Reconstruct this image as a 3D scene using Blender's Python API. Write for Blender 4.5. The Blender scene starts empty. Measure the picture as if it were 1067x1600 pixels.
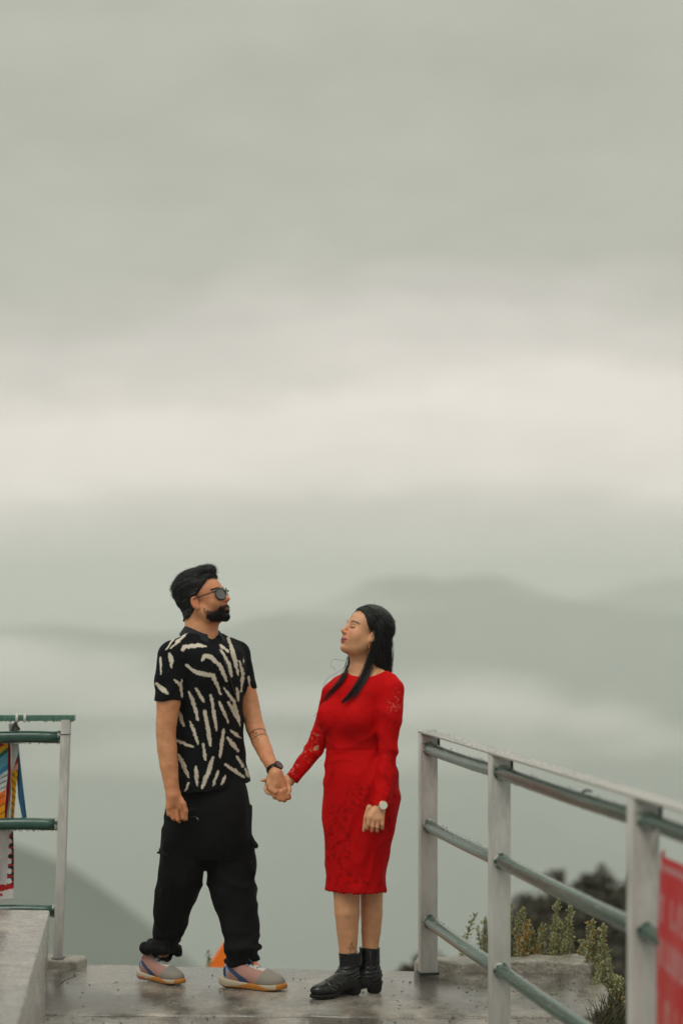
import bpy, bmesh, math, random
import numpy as np
from mathutils import Vector, Matrix

# ------------------------------------------------------------------ camera, sky, sun, exposure
SC = bpy.context.scene
COL = SC.collection
CAMH, FPX, CX, HY = 1.67, 3740.0, 533.5, 915.0      # eye height, focal length in photo pixels, optical axis, horizon row

cam_d = bpy.data.cameras.new('camera')
cam = bpy.data.objects.new('camera', cam_d)
COL.objects.link(cam)
cam.location = (0, 0, CAMH)
cam.rotation_euler = (math.radians(90), 0, 0)
cam_d.sensor_fit = 'VERTICAL'
cam_d.sensor_height = 36.0
cam_d.sensor_width = 24.0
cam_d.lens = FPX / 1600 * 36.0
cam_d.shift_y = (HY - 800) / 1600
cam_d.clip_start = 0.1
cam_d.clip_end = 20000
cam_d.dof.use_dof = True
cam_d.dof.focus_distance = 9.85
cam_d.dof.aperture_fstop = 1.4
SC.camera = cam

SUN_EL, SUN_AZ = math.radians(58), math.radians(215)     # high, behind the camera and to the left
world = bpy.data.worlds.new('World')
SC.world = world
world.use_nodes = True


def build_world():
    nt = world.node_tree
    N, L = nt.nodes, nt.links
    N.clear()
    out = N.new('ShaderNodeOutputWorld')
    bg = N.new('ShaderNodeBackground')
    L.new(bg.outputs[0], out.inputs[0])
    sky = N.new('ShaderNodeTexSky')
    sky.sky_type = 'NISHITA'
    sky.sun_disc = False
    sky.sun_elevation = SUN_EL
    sky.sun_rotation = SUN_AZ
    tc = N.new('ShaderNodeTexCoord')
    sep = N.new('ShaderNodeSeparateXYZ')
    L.new(tc.outputs['Generated'], sep.inputs[0])

    def mth(op, a, b=None, c=None):
        m = N.new('ShaderNodeMath'); m.operation = op
        for i, v in enumerate((a, b, c)):
            if v is None: continue
            if isinstance(v, (int, float)): m.inputs[i].default_value = v
            else: L.new(v, m.inputs[i])
        return m.outputs[0]

    def noise(scale, stretch, off, detail=3.0, rough=0.55):
        mp = N.new('ShaderNodeMapping')
        mp.inputs['Scale'].default_value = (1, 1, stretch)
        mp.inputs['Location'].default_value = off
        L.new(tc.outputs['Generated'], mp.inputs[0])
        n = N.new('ShaderNodeTexNoise')
        n.inputs['Scale'].default_value = scale
        n.inputs['Detail'].default_value = detail
        n.inputs['Roughness'].default_value = rough
        L.new(mp.outputs[0], n.inputs['Vector'])
        return mth('SUBTRACT', n.outputs['Fac'], 0.5)

    z = sep.outputs['Z']
    # wavy underside of the cloud deck
    az = mth('ARCTAN2', sep.outputs['X'], sep.outputs['Y'])
    up = mth('MINIMUM', mth('MAXIMUM', mth('MULTIPLY_ADD', z, 18.0, -0.7), 0.0), 1.0)
    wave = mth('MULTIPLY', mth('MULTIPLY', mth('COSINE', mth('MULTIPLY_ADD', az, 9.0, -0.5)), -0.017), up)
    zz = mth('ADD', z, wave)
    zz = mth('ADD', zz, mth('MULTIPLY', noise(5.0, 3.0, (3.1, 0.4, 1.7), 4), 0.040))
    zz = mth('ADD', zz, mth('MULTIPLY', noise(13.0, 3.6, (1.3, 5.4, 2.2), 6, 0.6), 0.036))
    ramp = N.new('ShaderNodeValToRGB')
    L.new(mth('MULTIPLY', mth('MAXIMUM', mth('ADD', zz, 0.1), 0.0), 1.0 / 0.5), ramp.inputs[0])
    cr = ramp.color_ramp
    cr.interpolation = 'EASE'
    stops = [(-0.1, (0.40, 0.41, 0.36)), (-0.01, (0.57, 0.555, 0.50)), (0.006, (0.60, 0.58, 0.52)), (0.020, (0.655, 0.625, 0.56)),
             (0.050, (0.87, 0.81, 0.735)), (0.066, (0.87, 0.81, 0.735)), (0.088, (0.70, 0.66, 0.595)),
             (0.122, (0.515, 0.510, 0.435)), (0.19, (0.485, 0.490, 0.413)), (0.39, (0.50, 0.50, 0.43))]
    while len(cr.elements) < len(stops): cr.elements.new(0.5)
    for e, (p, c) in zip(cr.elements, stops):
        e.position = (p + 0.1) / 0.5; e.color = (*c, 1)
    # soft light and dark patches in the deck
    pat = noise(9.0, 2.6, (0.2, 2.9, 0.6), 3)
    pat2 = noise(24.0, 3.2, (4.2, 1.9, 0.6), 6, 0.6)
    mul = mth('ADD', mth('ADD', mth('MULTIPLY', pat, 0.26), mth('MULTIPLY', pat2, 0.12)), 1.0)
    # an overcast sky is brightest overhead
    mul = mth('MULTIPLY', mul, mth('MULTIPLY_ADD', mth('MAXIMUM', mth('SUBTRACT', z, 0.22), 0.0), 1.35, 1.0))
    mx = N.new('ShaderNodeMix'); mx.data_type = 'RGBA'; mx.blend_type = 'MULTIPLY'
    mx.inputs['Factor'].default_value = 1.0
    L.new(ramp.outputs[0], mx.inputs['A']); L.new(mul, mx.inputs['B'])
    # thin trace of the clear sky above the overcast
    sk = N.new('ShaderNodeMix'); sk.data_type = 'RGBA'; sk.blend_type = 'MULTIPLY'
    sk.inputs['Factor'].default_value = 1.0
    L.new(sky.outputs[0], sk.inputs['A']); sk.inputs['B'].default_value = (0.08, 0.08, 0.08, 1)
    mix = N.new('ShaderNodeMix'); mix.data_type = 'RGBA'
    mix.inputs['Factor'].default_value = 0.95
    L.new(sk.outputs['Result'], mix.inputs['A']); L.new(mx.outputs['Result'], mix.inputs['B'])
    L.new(mix.outputs['Result'], bg.inputs[0])
    bg.inputs[1].default_value = 1.0


build_world()

sun_d = bpy.data.lights.new('sun', 'SUN')
sun_d.energy = 0.9
sun_d.angle = math.radians(25)
sun_d.color = (1.0, 0.95, 0.88)
sun = bpy.data.objects.new('sun', sun_d)
COL.objects.link(sun)
_d = Vector((math.sin(SUN_AZ) * math.cos(SUN_EL), math.cos(SUN_AZ) * math.cos(SUN_EL), math.sin(SUN_EL)))
sun.rotation_euler = _d.to_track_quat('Z', 'Y').to_euler()

vs = SC.view_settings
vs.view_transform = 'Standard'
vs.look = 'None'
vs.exposure = 0.0
vs.gamma = 1.0
vs.use_curve_mapping = False
SC.render.engine = 'CYCLES'
cy = SC.cycles
cy.use_denoising = True
cy.max_bounces = 12
cy.diffuse_bounces = 3
cy.glossy_bounces = 3
cy.transmission_bounces = 4
cy.transparent_max_bounces = 12
cy.volume_bounces = 8
cy.caustics_reflective = False
cy.caustics_refractive = False


# ------------------------------------------------------------------ helpers
def P(px, py, D):
    """point at depth D seen at photo pixel (px, py)"""
    return np.array([(px - CX) / FPX * D, D, CAMH - (py - HY) / FPX * D])


def hash3(ix, iy, iz, seed=0):
    n = (ix.astype(np.int64) * 73856093) ^ (iy.astype(np.int64) * 19349663) ^ (iz.astype(np.int64) * 83492791) ^ (seed * 2654435761)
    n = (n ^ (n >> 13)) * 1274126177
    n &= 0x7fffffff
    n = (n ^ (n >> 16)) & 0xffff
    return n.astype(np.float32) / 32767.5 - 1.0


def vnoise(x, y, z, seed=0):
    x, y, z = np.broadcast_arrays(np.asarray(x, np.float32), np.asarray(y, np.float32), np.asarray(z, np.float32))
    ix, iy, iz = np.floor(x), np.floor(y), np.floor(z)
    fx, fy, fz = x - ix, y - iy, z - iz
    fx, fy, fz = [f * f * (3 - 2 * f) for f in (fx, fy, fz)]
    r = 0
    for a in (0, 1):
        for b in (0, 1):
            for c in (0, 1):
                w = (fx if a else 1 - fx) * (fy if b else 1 - fy) * (fz if c else 1 - fz)
                r = r + w * hash3(ix + a, iy + b, iz + c, seed)
    return r


def fbm(x, y, z, oct=4, seed=0):
    r, a = 0, 1.0
    for i in range(oct):
        r = r + a * vnoise(np.asarray(x) * 2 ** i, np.asarray(y) * 2 ** i, np.asarray(z) * 2 ** i, seed + i)
        a *= 0.5
    return r


def smoothstep(a, b, x):
    t = np.clip((np.asarray(x) - a) / (b - a), 0, 1)
    return t * t * (3 - 2 * t)


def mesh_from(name, V, F, smooth=True):
    """mesh from arrays; F is an (n,3) or (n,4) array or a list of such arrays"""
    me = bpy.data.meshes.new(name)
    V = np.asarray(V, np.float32)
    Fs = F if isinstance(F, list) else [F]
    Fs = [np.asarray(f, np.int32) for f in Fs if len(f)]
    idx = np.concatenate([f.ravel() for f in Fs])
    tot = np.concatenate([np.full(len(f), f.shape[1], np.int32) for f in Fs])
    start = np.concatenate([[0], np.cumsum(tot)[:-1]]).astype(np.int32)
    me.vertices.add(len(V)); me.vertices.foreach_set('co', V.ravel())
    me.loops.add(len(idx)); me.loops.foreach_set('vertex_index', idx)
    me.polygons.add(len(tot)); me.polygons.foreach_set('loop_start', start)
    me.update(calc_edges=True)
    me.polygons.foreach_set('use_smooth', np.full(len(tot), bool(smooth)))
    me.validate()
    me.update()
    return me


def set_col(me, C, name='Col'):
    C = np.asarray(C, np.float32)
    if C.shape[1] == 3: C = np.concatenate([C, np.ones((len(C), 1), np.float32)], 1)
    a = me.color_attributes.new(name, 'FLOAT_COLOR', 'POINT')
    a.data.foreach_set('color', C.ravel())


def link(name, me, mat, parent=None, loc=None):
    o = bpy.data.objects.new(name, me)
    COL.objects.link(o)
    if mat is not None and me is not None and not me.materials: me.materials.append(mat)
    if parent is not None: o.parent = parent
    if loc is not None: o.location = loc
    return o


def tag(o, label=None, cat=None, group=None, kind=None):
    if label: o['label'] = label
    if cat: o['category'] = cat
    if group: o['group'] = group
    if kind: o['kind'] = kind
    return o


def thing(name, label, cat, loc=(0, 0, 0), group=None):
    o = bpy.data.objects.new(name, None)
    COL.objects.link(o)
    o.location = loc
    o.empty_display_size = 0.1
    return tag(o, label, cat, group)


class MB:
    """collects simple shapes into one mesh"""
    def __init__(s): s.V, s.Q, s.T, s.n = [], [], [], 0

    def add(s, V, Q=None, T=None):
        V = np.asarray(V, float)
        if Q is not None and len(Q): s.Q.append(np.asarray(Q) + s.n)
        if T is not None and len(T): s.T.append(np.asarray(T) + s.n)
        s.V.append(V); s.n += len(V)
        return s

    def box(s, c, size, R=None):
        v = np.array([[x, y, z] for z in (-.5, .5) for y in (-.5, .5) for x in (-.5, .5)]) * np.asarray(size)
        if R is not None: v = v @ np.asarray(R).T
        return s.add(v + np.asarray(c), [[0, 2, 3, 1], [4, 5, 7, 6], [0, 1, 5, 4], [2, 6, 7, 3], [0, 4, 6, 2], [1, 3, 7, 5]])

    def tube(s, pts, rad, n=12, cap=True):
        pts = np.asarray(pts, float); m = len(pts)
        rad = np.broadcast_to(np.asarray(rad, float), (m,))
        tan = np.gradient(pts, axis=0)
        tan /= np.linalg.norm(tan, axis=1, keepdims=True) + 1e-12
        up = np.array([0, 0, 1.0]) if abs(tan[0][2]) < 0.9 else np.array([1.0, 0, 0])
        V = []
        for i in range(m):
            a = np.cross(up, tan[i]); a /= np.linalg.norm(a) + 1e-12
            b = np.cross(tan[i], a); up = b
            t = np.arange(n) / n * 2 * np.pi
            V.append(pts[i] + rad[i] * (np.cos(t)[:, None] * a + np.sin(t)[:, None] * b))
        V = np.concatenate(V)
        Q = [[i * n + j, i * n + (j + 1) % n, (i + 1) * n + (j + 1) % n, (i + 1) * n + j] for i in range(m - 1) for j in range(n)]
        T = []
        if cap:
            V = np.concatenate([V, pts[:1], pts[-1:]])
            k = m * n
            T = [[k, (j + 1) % n, j] for j in range(n)] + [[k + 1, (m - 1) * n + j, (m - 1) * n + (j + 1) % n] for j in range(n)]
        return s.add(V, Q, T)

    def mesh(s, name, smooth=False):
        return mesh_from(name, np.concatenate(s.V), [np.concatenate(q) for q in (s.Q, s.T) if q], smooth)

    def build(s, name, mat, parent=None, smooth=False, bevel=0.0, loc=None):
        me = s.mesh(name, smooth)
        if bevel:
            bm = bmesh.new(); bm.from_mesh(me)
            bmesh.ops.bevel(bm, geom=bm.edges[:], offset=bevel, segments=2, affect='EDGES', profile=0.6)
            bm.to_mesh(me); bm.free()
            me.polygons.foreach_set('use_smooth', np.full(len(me.polygons), True))
            me.set_sharp_from_angle(angle=math.radians(40))
        return link(name, me, mat, parent, loc)


# ------------------------------------------------------------------ materials
def mat(name, base=(0.5, 0.5, 0.5), rough=0.5, spec=0.5, metal=0.0, var=0.0, vscale=20.0, col2=None, bump=0.0, bscale=200.0, rvar=0.0,
        rscale=None, attr=None, sss=0.0, coat=0.0, detail=4.0, stretch=(1, 1, 1), sheen=0.0, contrast=None, trans=0.0):
    m = bpy.data.materials.new(name)
    m.use_nodes = True
    nt = m.node_tree; N, L = nt.nodes, nt.links
    b = N['Principled BSDF']
    b.inputs['Base Color'].default_value = (*base, 1)
    b.inputs['Roughness'].default_value = rough
    b.inputs['Metallic'].default_value = metal
    b.inputs['Specular IOR Level'].default_value = spec
    b.inputs['Coat Weight'].default_value = coat
    b.inputs['Coat Roughness'].default_value = 0.08
    b.inputs['Transmission Weight'].default_value = trans
    if sheen: b.inputs['Sheen Weight'].default_value = sheen
    if sss:
        b.inputs['Subsurface Weight'].default_value = sss
        b.inputs['Subsurface Radius'].default_value = (0.012, 0.005, 0.003)
        b.inputs['Subsurface Scale'].default_value = 1.0
    tc = N.new('ShaderNodeTexCoord')
    mp = N.new('ShaderNodeMapping'); mp.inputs['Scale'].default_value = stretch
    L.new(tc.outputs['Object'], mp.inputs[0])

    def noise(sc, det=detail, rg=0.6):
        n = N.new('ShaderNodeTexNoise'); n.inputs['Scale'].default_value = sc
        n.inputs['Detail'].default_value = det; n.inputs['Roughness'].default_value = rg
        L.new(mp.outputs[0], n.inputs['Vector'])
        return n.outputs['Fac']

    def ramp(f, a, c):
        r = N.new('ShaderNodeMapRange'); r.inputs['From Min'].default_value = a; r.inputs['From Max'].default_value = c
        L.new(f, r.inputs['Value']); return r.outputs[0]
    colsrc = None
    if attr:
        at = N.new('ShaderNodeVertexColor'); at.layer_name = attr
        colsrc = at.outputs['Color']
    if col2 is not None:
        f = noise(vscale)
        f = ramp(f, *(contrast or (0.35, 0.65)))
        mx = N.new('ShaderNodeMix'); mx.data_type = 'RGBA'
        mx.inputs['B'].default_value = (*col2, 1)
        if colsrc is not None: L.new(colsrc, mx.inputs['A'])
        else: mx.inputs['A'].default_value = (*base, 1)
        L.new(f, mx.inputs['Factor'])
        colsrc = mx.outputs['Result']
    if var:
        f = noise(vscale * 1.7)
        v = N.new('ShaderNodeMapRange'); v.inputs['From Min'].default_value = 0.25; v.inputs['From Max'].default_value = 0.75
        v.inputs['To Min'].default_value = 1 - var; v.inputs['To Max'].default_value = 1 + var
        L.new(f, v.inputs['Value'])
        mx = N.new('ShaderNodeMix'); mx.data_type = 'RGBA'; mx.blend_type = 'MULTIPLY'; mx.inputs['Factor'].default_value = 1
        if colsrc is not None: L.new(colsrc, mx.inputs['A'])
        else: mx.inputs['A'].default_value = (*base, 1)
        L.new(v.outputs[0], mx.inputs['B'])
        colsrc = mx.outputs['Result']
    if colsrc is not None: L.new(colsrc, b.inputs['Base Color'])
    if rvar:
        f = noise(rscale or vscale)
        v = N.new('ShaderNodeMapRange'); v.inputs['From Min'].default_value = 0.35; v.inputs['From Max'].default_value = 0.65
        v.inputs['To Min'].default_value = max(rough - rvar, 0.03); v.inputs['To Max'].default_value = min(rough + rvar, 1)
        L.new(f, v.inputs['Value']); L.new(v.outputs[0], b.inputs['Roughness'])
    if bump:
        bp = N.new('ShaderNodeBump'); bp.inputs['Strength'].default_value = 1.0; bp.inputs['Distance'].default_value = bump
        L.new(noise(bscale), bp.inputs['Height']); L.new(bp.outputs[0], b.inputs['Normal'])
    return m


def volmat(name, density, color, aniso=0.0):
    m = bpy.data.materials.new(name); m.use_nodes = True
    N, L = m.node_tree.nodes, m.node_tree.links
    N.clear()
    o = N.new('ShaderNodeOutputMaterial'); v = N.new('ShaderNodeVolumePrincipled')
    v.inputs['Density'].default_value = density
    v.inputs['Color'].default_value = (*color, 1)
    v.inputs['Anisotropy'].default_value = aniso
    L.new(v.outputs[0], o.inputs['Volume'])
    return m

# ------------------------------------------------------------------ terrain and air
def interp_px(pairs, az):
    """ridge line given as photo pixels -> elevation slope at azimuth (tan)"""
    xs = np.array([(p[0] - CX) / FPX for p in pairs]); ys = np.array([(HY - p[1]) / FPX for p in pairs])
    return np.interp(np.tan(np.clip(az, -1.2, 1.2)), xs, ys)


def build_terrain():
    fine = np.linspace(-0.19, 0.19, 230)
    rest = np.linspace(0.19, 2 * np.pi - 0.19, 170)[1:-1]
    az = np.concatenate([fine, rest])
    r = np.concatenate([np.linspace(0.0, 40, 36), np.geomspace(42, 5100, 270), [949, 950, 951, 3180, 3190, 3200, 4280, 4290, 4300]])
    r.sort()
    A, R = np.meshgrid(az, r, indexing='ij')
    X, Y = R * np.sin(A), R * np.cos(A)
    Aw = (A + np.pi) % (2 * np.pi) - np.pi
    inview = smoothstep(0.5, 0.25, np.abs(Aw))
    # hill top under the platform that falls away steeply to the valley
    lip = 10.9 + 0 * A
    out = np.maximum(R - np.where(np.abs(Aw) < 1.2, 10.45 / np.maximum(np.cos(Aw), 0.2), 24.0), 0)
    near = -0.45 - 0.62 * out ** 1.0
    # right hand shoulder with the bushes
    near = near + 1.55 * smoothstep(1.2, 2.4, X) * smoothstep(9, 15, Y) * smoothstep(40, 22, Y)
    near = np.where(R < 9.6, -0.45, near)
    valley = -726 + 130 * fbm(X / 920, Y / 920, 0, 4, 5)
    h = np.maximum(near, valley)
    k = 40.0
    h = -0.0 + np.where(R > 60, 0.5 * (near + valley + np.sqrt((near - valley) ** 2 + k * k)), h)
    nz = fbm(X / 570, Y / 570, 0, 5, 11)
    nz2 = fbm(X / 130, Y / 130, 0, 4, 21)

    def ridge(h, pairs, r0, front, back, amp, seed, lo=None):
        top = np.where(inview > 0, interp_px(pairs, Aw), pairs[-1 if lo is None else 0][1] * 0)
        top = inview * interp_px(pairs, Aw) + (1 - inview) * (-0.004 + 0.03 * vnoise(A * 5, 0, seed, seed))
        zr = CAMH + top * r0
        s = np.where(R < r0, (r0 - R) / front, (R - r0) / back)
        spur = amp * (nz * 130 + nz2 * 40) * smoothstep(0.0, 0.3, s)
        body = zr - (726 + zr) * np.minimum(s ** 0.8, 1.25) + spur
        return np.maximum(h, body)
    big = [(-300, 985), (0, 978), (90, 976), (160, 984), (240, 990), (330, 984), (400, 964), (470, 950), (520, 938), (548, 920), (578, 906), (610, 901),
           (655, 900), (690, 906), (725, 901), (762, 898), (800, 906), (840, 920), (880, 934), (930, 942), (1000, 952), (1067, 962), (1400, 990)]
    far = [(-300, 990), (600, 985), (820, 962), (880, 940), (930, 921), (985, 912), (1040, 904), (1090, 905), (1300, 930)]
    mid = [(-300, 1080), (0, 1120), (150, 1175), (300, 1260), (420, 1330), (520, 1380), (620, 1340), (700, 1270), (800, 1205), (900, 1160), (1067, 1110), (1400, 1050)]
    h = ridge(h, far, 4290, 1540, 730, 0.4, 3)
    h = ridge(h, big, 3190, 2000, 1100, 0.6, 7)
    # near spur at the left, dark through the mist
    hill = [(-400, 1190), (-100, 1262), (-20, 1296), (30, 1318), (70, 1334), (110, 1352), (150, 1380), (190, 1412), (230, 1446), (265, 1480), (310, 1520), (420, 1640)]
    inv2 = smoothstep(0.28, 0.2, np.abs(Aw))
    top = interp_px(hill, Aw)
    r0 = 950.0
    zr = CAMH + top * r0 + 2.6 * nz2
    s = np.where(R < r0, (r0 - R) / 530, (R - r0) / 570)
    body = zr - 570 * np.minimum(s ** 0.9, 1.5) + (nz * 30 + nz2 * 15) * smoothstep(0, 0.25, s)
    h = np.where(inv2 > 0, np.maximum(h, body * inv2 - 880 * (1 - inv2)), h)
    n, m = A.shape
    V = np.stack([X, Y, h], -1).reshape(-1, 3)
    I = np.arange(n * m).reshape(n, m)
    J = np.roll(I, -1, 0)
    Q = np.stack([I[:, :-1], I[:, 1:], J[:, 1:], J[:, :-1]], -1).reshape(-1, 4)[:, ::-1]
    me = mesh_from('hillside', V, Q)
    m_ = mat('forest_slope', (0.024, 0.036, 0.026), 0.95, 0.2, col2=(0.050, 0.066, 0.046), vscale=0.02, var=0.35, bump=0.5, bscale=0.3, detail=8)
    tag(link('hillside', me, m_), kind='structure')
    return X, Y, h


TX, TY, TH = build_terrain()

# haze: one closed box of even, pale air around everything
HAZE_TOP = CAMH + 34
mb = MB().box((0, 0, (HAZE_TOP - 1150) / 2), (11400, 11400, HAZE_TOP + 1150))
haze = mb.build('haze', volmat('haze_air', 0.00052, (0.955, 1.0, 0.98)))
tag(haze, 'pale grey mist filling the valley air', 'haze', kind='stuff')


def ellip(c, r, seg=20, rings=12):
    t = np.linspace(0, np.pi, rings + 1)[1:-1]; p = np.arange(seg) / seg * 2 * np.pi
    V = [[0, 0, 1]] + [[np.sin(a) * np.cos(b), np.sin(a) * np.sin(b), np.cos(a)] for a in t for b in p] + [[0, 0, -1]]
    V = np.array(V); n = len(V)
    Q = [[1 + i * seg + j, 1 + (i + 1) * seg + j, 1 + (i + 1) * seg + (j + 1) % seg, 1 + i * seg + (j + 1) % seg] for i in range(rings - 2) for j in range(seg)]
    T = [[0, 1 + j, 1 + (j + 1) % seg] for j in range(seg)] + [[n - 1, 1 + (rings - 2) * seg + (j + 1) % seg, 1 + (rings - 2) * seg + j] for j in range(seg)]
    return V * np.asarray(r) + np.asarray(c), Q, T


# low cloud banks lying against the mountain side: soft swells of denser mist
MIST = [  # centre pixel x, y, distance, radii (m), before scaling
    (50, 1065, 1080, (110, 130, 24)), (-70, 1045, 1120, (110, 120, 28)), (170, 1098, 1020, (70, 80, 15)),
    (715, 1092, 960, (62, 80, 19)), (800, 1112, 930, (62, 60, 17)), (690, 1120, 930, (60, 60, 14)), (845, 1125, 915, (40, 50, 13)),
    (962, 1125, 930, (26, 40, 18)), (980, 1152, 910, (42, 40, 11)), (1065, 1165, 900, (50, 40, 13)),
    (300, 948, 1410, (190, 100, 16)), (485, 925, 1430, (60, 60, 9)), (885, 920, 1430, (60, 50, 11)), (480, 1095, 980, (110, 60, 15)), (600, 1180, 960, (120, 60, 16)), (250, 1170, 960, (110, 60, 16))]


def mist_mat():
    """low cloud: densest at the heart, ragged and thinning outwards"""
    m = bpy.data.materials.new('mist_air'); m.use_nodes = True
    N, L = m.node_tree.nodes, m.node_tree.links
    N.clear()
    o = N.new('ShaderNodeOutputMaterial'); v = N.new('ShaderNodeVolumePrincipled')
    v.inputs['Color'].default_value = (1.0, 0.995, 0.985, 1)
    tc = N.new('ShaderNodeTexCoord')
    ln = N.new('ShaderNodeVectorMath'); ln.operation = 'LENGTH'
    L.new(tc.outputs['Object'], ln.inputs[0])
    inf = N.new('ShaderNodeObjectInfo')
    ad = N.new('ShaderNodeVectorMath'); ad.operation = 'ADD'
    L.new(tc.outputs['Object'], ad.inputs[0]); L.new(inf.outputs['Location'], ad.inputs[1])
    nz = N.new('ShaderNodeTexNoise'); nz.inputs['Scale'].default_value = 1.7; nz.inputs['Detail'].default_value = 4.0
    L.new(ad.outputs[0], nz.inputs['Vector'])
    m1 = N.new('ShaderNodeMath'); m1.operation = 'MULTIPLY_ADD'      # r + 1.3 * (noise - 0.5)
    L.new(nz.outputs['Fac'], m1.inputs[0]); m1.inputs[1].default_value = 2.0; L.new(ln.outputs['Value'], m1.inputs[2])
    mr = N.new('ShaderNodeMapRange'); mr.interpolation_type = 'SMOOTHSTEP'
    mr.inputs['From Min'].default_value = 1.85; mr.inputs['From Max'].default_value = 0.9
    mr.inputs['To Min'].default_value = 0.0; mr.inputs['To Max'].default_value = MIST_DENSITY
    L.new(m1.outputs[0], mr.inputs['Value'])
    ed = N.new('ShaderNodeMapRange'); ed.interpolation_type = 'SMOOTHSTEP'
    ed.inputs['From Min'].default_value = 1.0; ed.inputs['From Max'].default_value = 0.55
    L.new(ln.outputs['Value'], ed.inputs['Value'])
    mu = N.new('ShaderNodeMath'); mu.operation = 'MULTIPLY'
    L.new(mr.outputs[0], mu.inputs[0]); L.new(ed.outputs[0], mu.inputs[1])
    L.new(mu.outputs[0], v.inputs['Density'])
    L.new(v.outputs[0], o.inputs['Volume'])
    return m


MIST_DENSITY = 0.020


def build_mist():
    m = mist_mat()
    V, Q, T = ellip((0, 0, 0), (1, 1, 1), 28, 18)
    me = mesh_from('mist_bank', V, [np.array(Q), np.array(T)])
    for (px, py, D, r) in MIST:
        o = link('mist_bank', me, m)
        o.location = P(px, py, D * 1.3)
        o.scale = tuple(1.3 * a for a in r)
        tag(o, 'soft bank of low cloud against the far mountain', 'mist', kind='stuff')


build_mist()

# ------------------------------------------------------------------ platform
def poly_slab(name, outline, z0, z1, m, jitter=0.0, step=0.05, seed=1, bevel=0.012, parent=None, rough_top=0.0):
    """a cast concrete slab: outline resampled and roughened, with a worn rim"""
    pts = np.asarray(outline, float); n = len(pts)
    out = []
    for i in range(n):
        a, b = pts[i], pts[(i + 1) % n]
        k = max(1, int(np.linalg.norm(b - a) / step))
        out += [a + (b - a) * j / k for j in range(k)]
    o = np.array(out)
    ctr = o.mean(0)
    j = fbm(o[:, 0] * 9, o[:, 1] * 9, 0, 4, seed) * jitter
    nrm = np.roll(o, -1, 0) - np.roll(o, 1, 0)
    nrm = np.stack([nrm[:, 1], -nrm[:, 0]], 1); nrm /= np.linalg.norm(nrm, axis=1, keepdims=True) + 1e-9
    area = 0.5 * np.sum(o[:, 0] * np.roll(o[:, 1], -1) - np.roll(o[:, 0], -1) * o[:, 1])
    nrm *= np.sign(area)
    o = o + nrm * j[:, None]
    zr = rough_top * fbm(o[:, 0] * 14, o[:, 1] * 14, 3, 3, seed + 5)
    bm = bmesh.new()
    rings = []
    for (off, z, top) in ((0.0, z0, 0), (0.0, z1 - bevel, 1), (-bevel * 0.35, z1 - bevel * 0.3, 1), (-bevel * 1.2, z1, 1)):
        q = o + nrm * (off + 0.4 * j[:, None] * (z == z0))
        rings.append([bm.verts.new((x, y, z + (zz if top else 0))) for (x, y), zz in zip(q, zr)])
    m_ = len(o)
    for a, b in zip(rings[:-1], rings[1:]):
        for i in range(m_):
            k = (i + 1) % m_
            bm.faces.new((a[i], a[k], b[k], b[i]))
    f = bm.faces.new(rings[-1]); bm.faces.new(rings[0][::-1])
    bmesh.ops.triangulate(bm, faces=[f])
    bmesh.ops.recalc_face_normals(bm, faces=bm.faces[:])
    me = bpy.data.meshes.new(name); bm.to_mesh(me); bm.free()
    me.polygons.foreach_set('use_smooth', np.full(len(me.polygons), True))
    me.set_sharp_from_angle(angle=math.radians(50))
    return link(name, me, m, parent)


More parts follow.
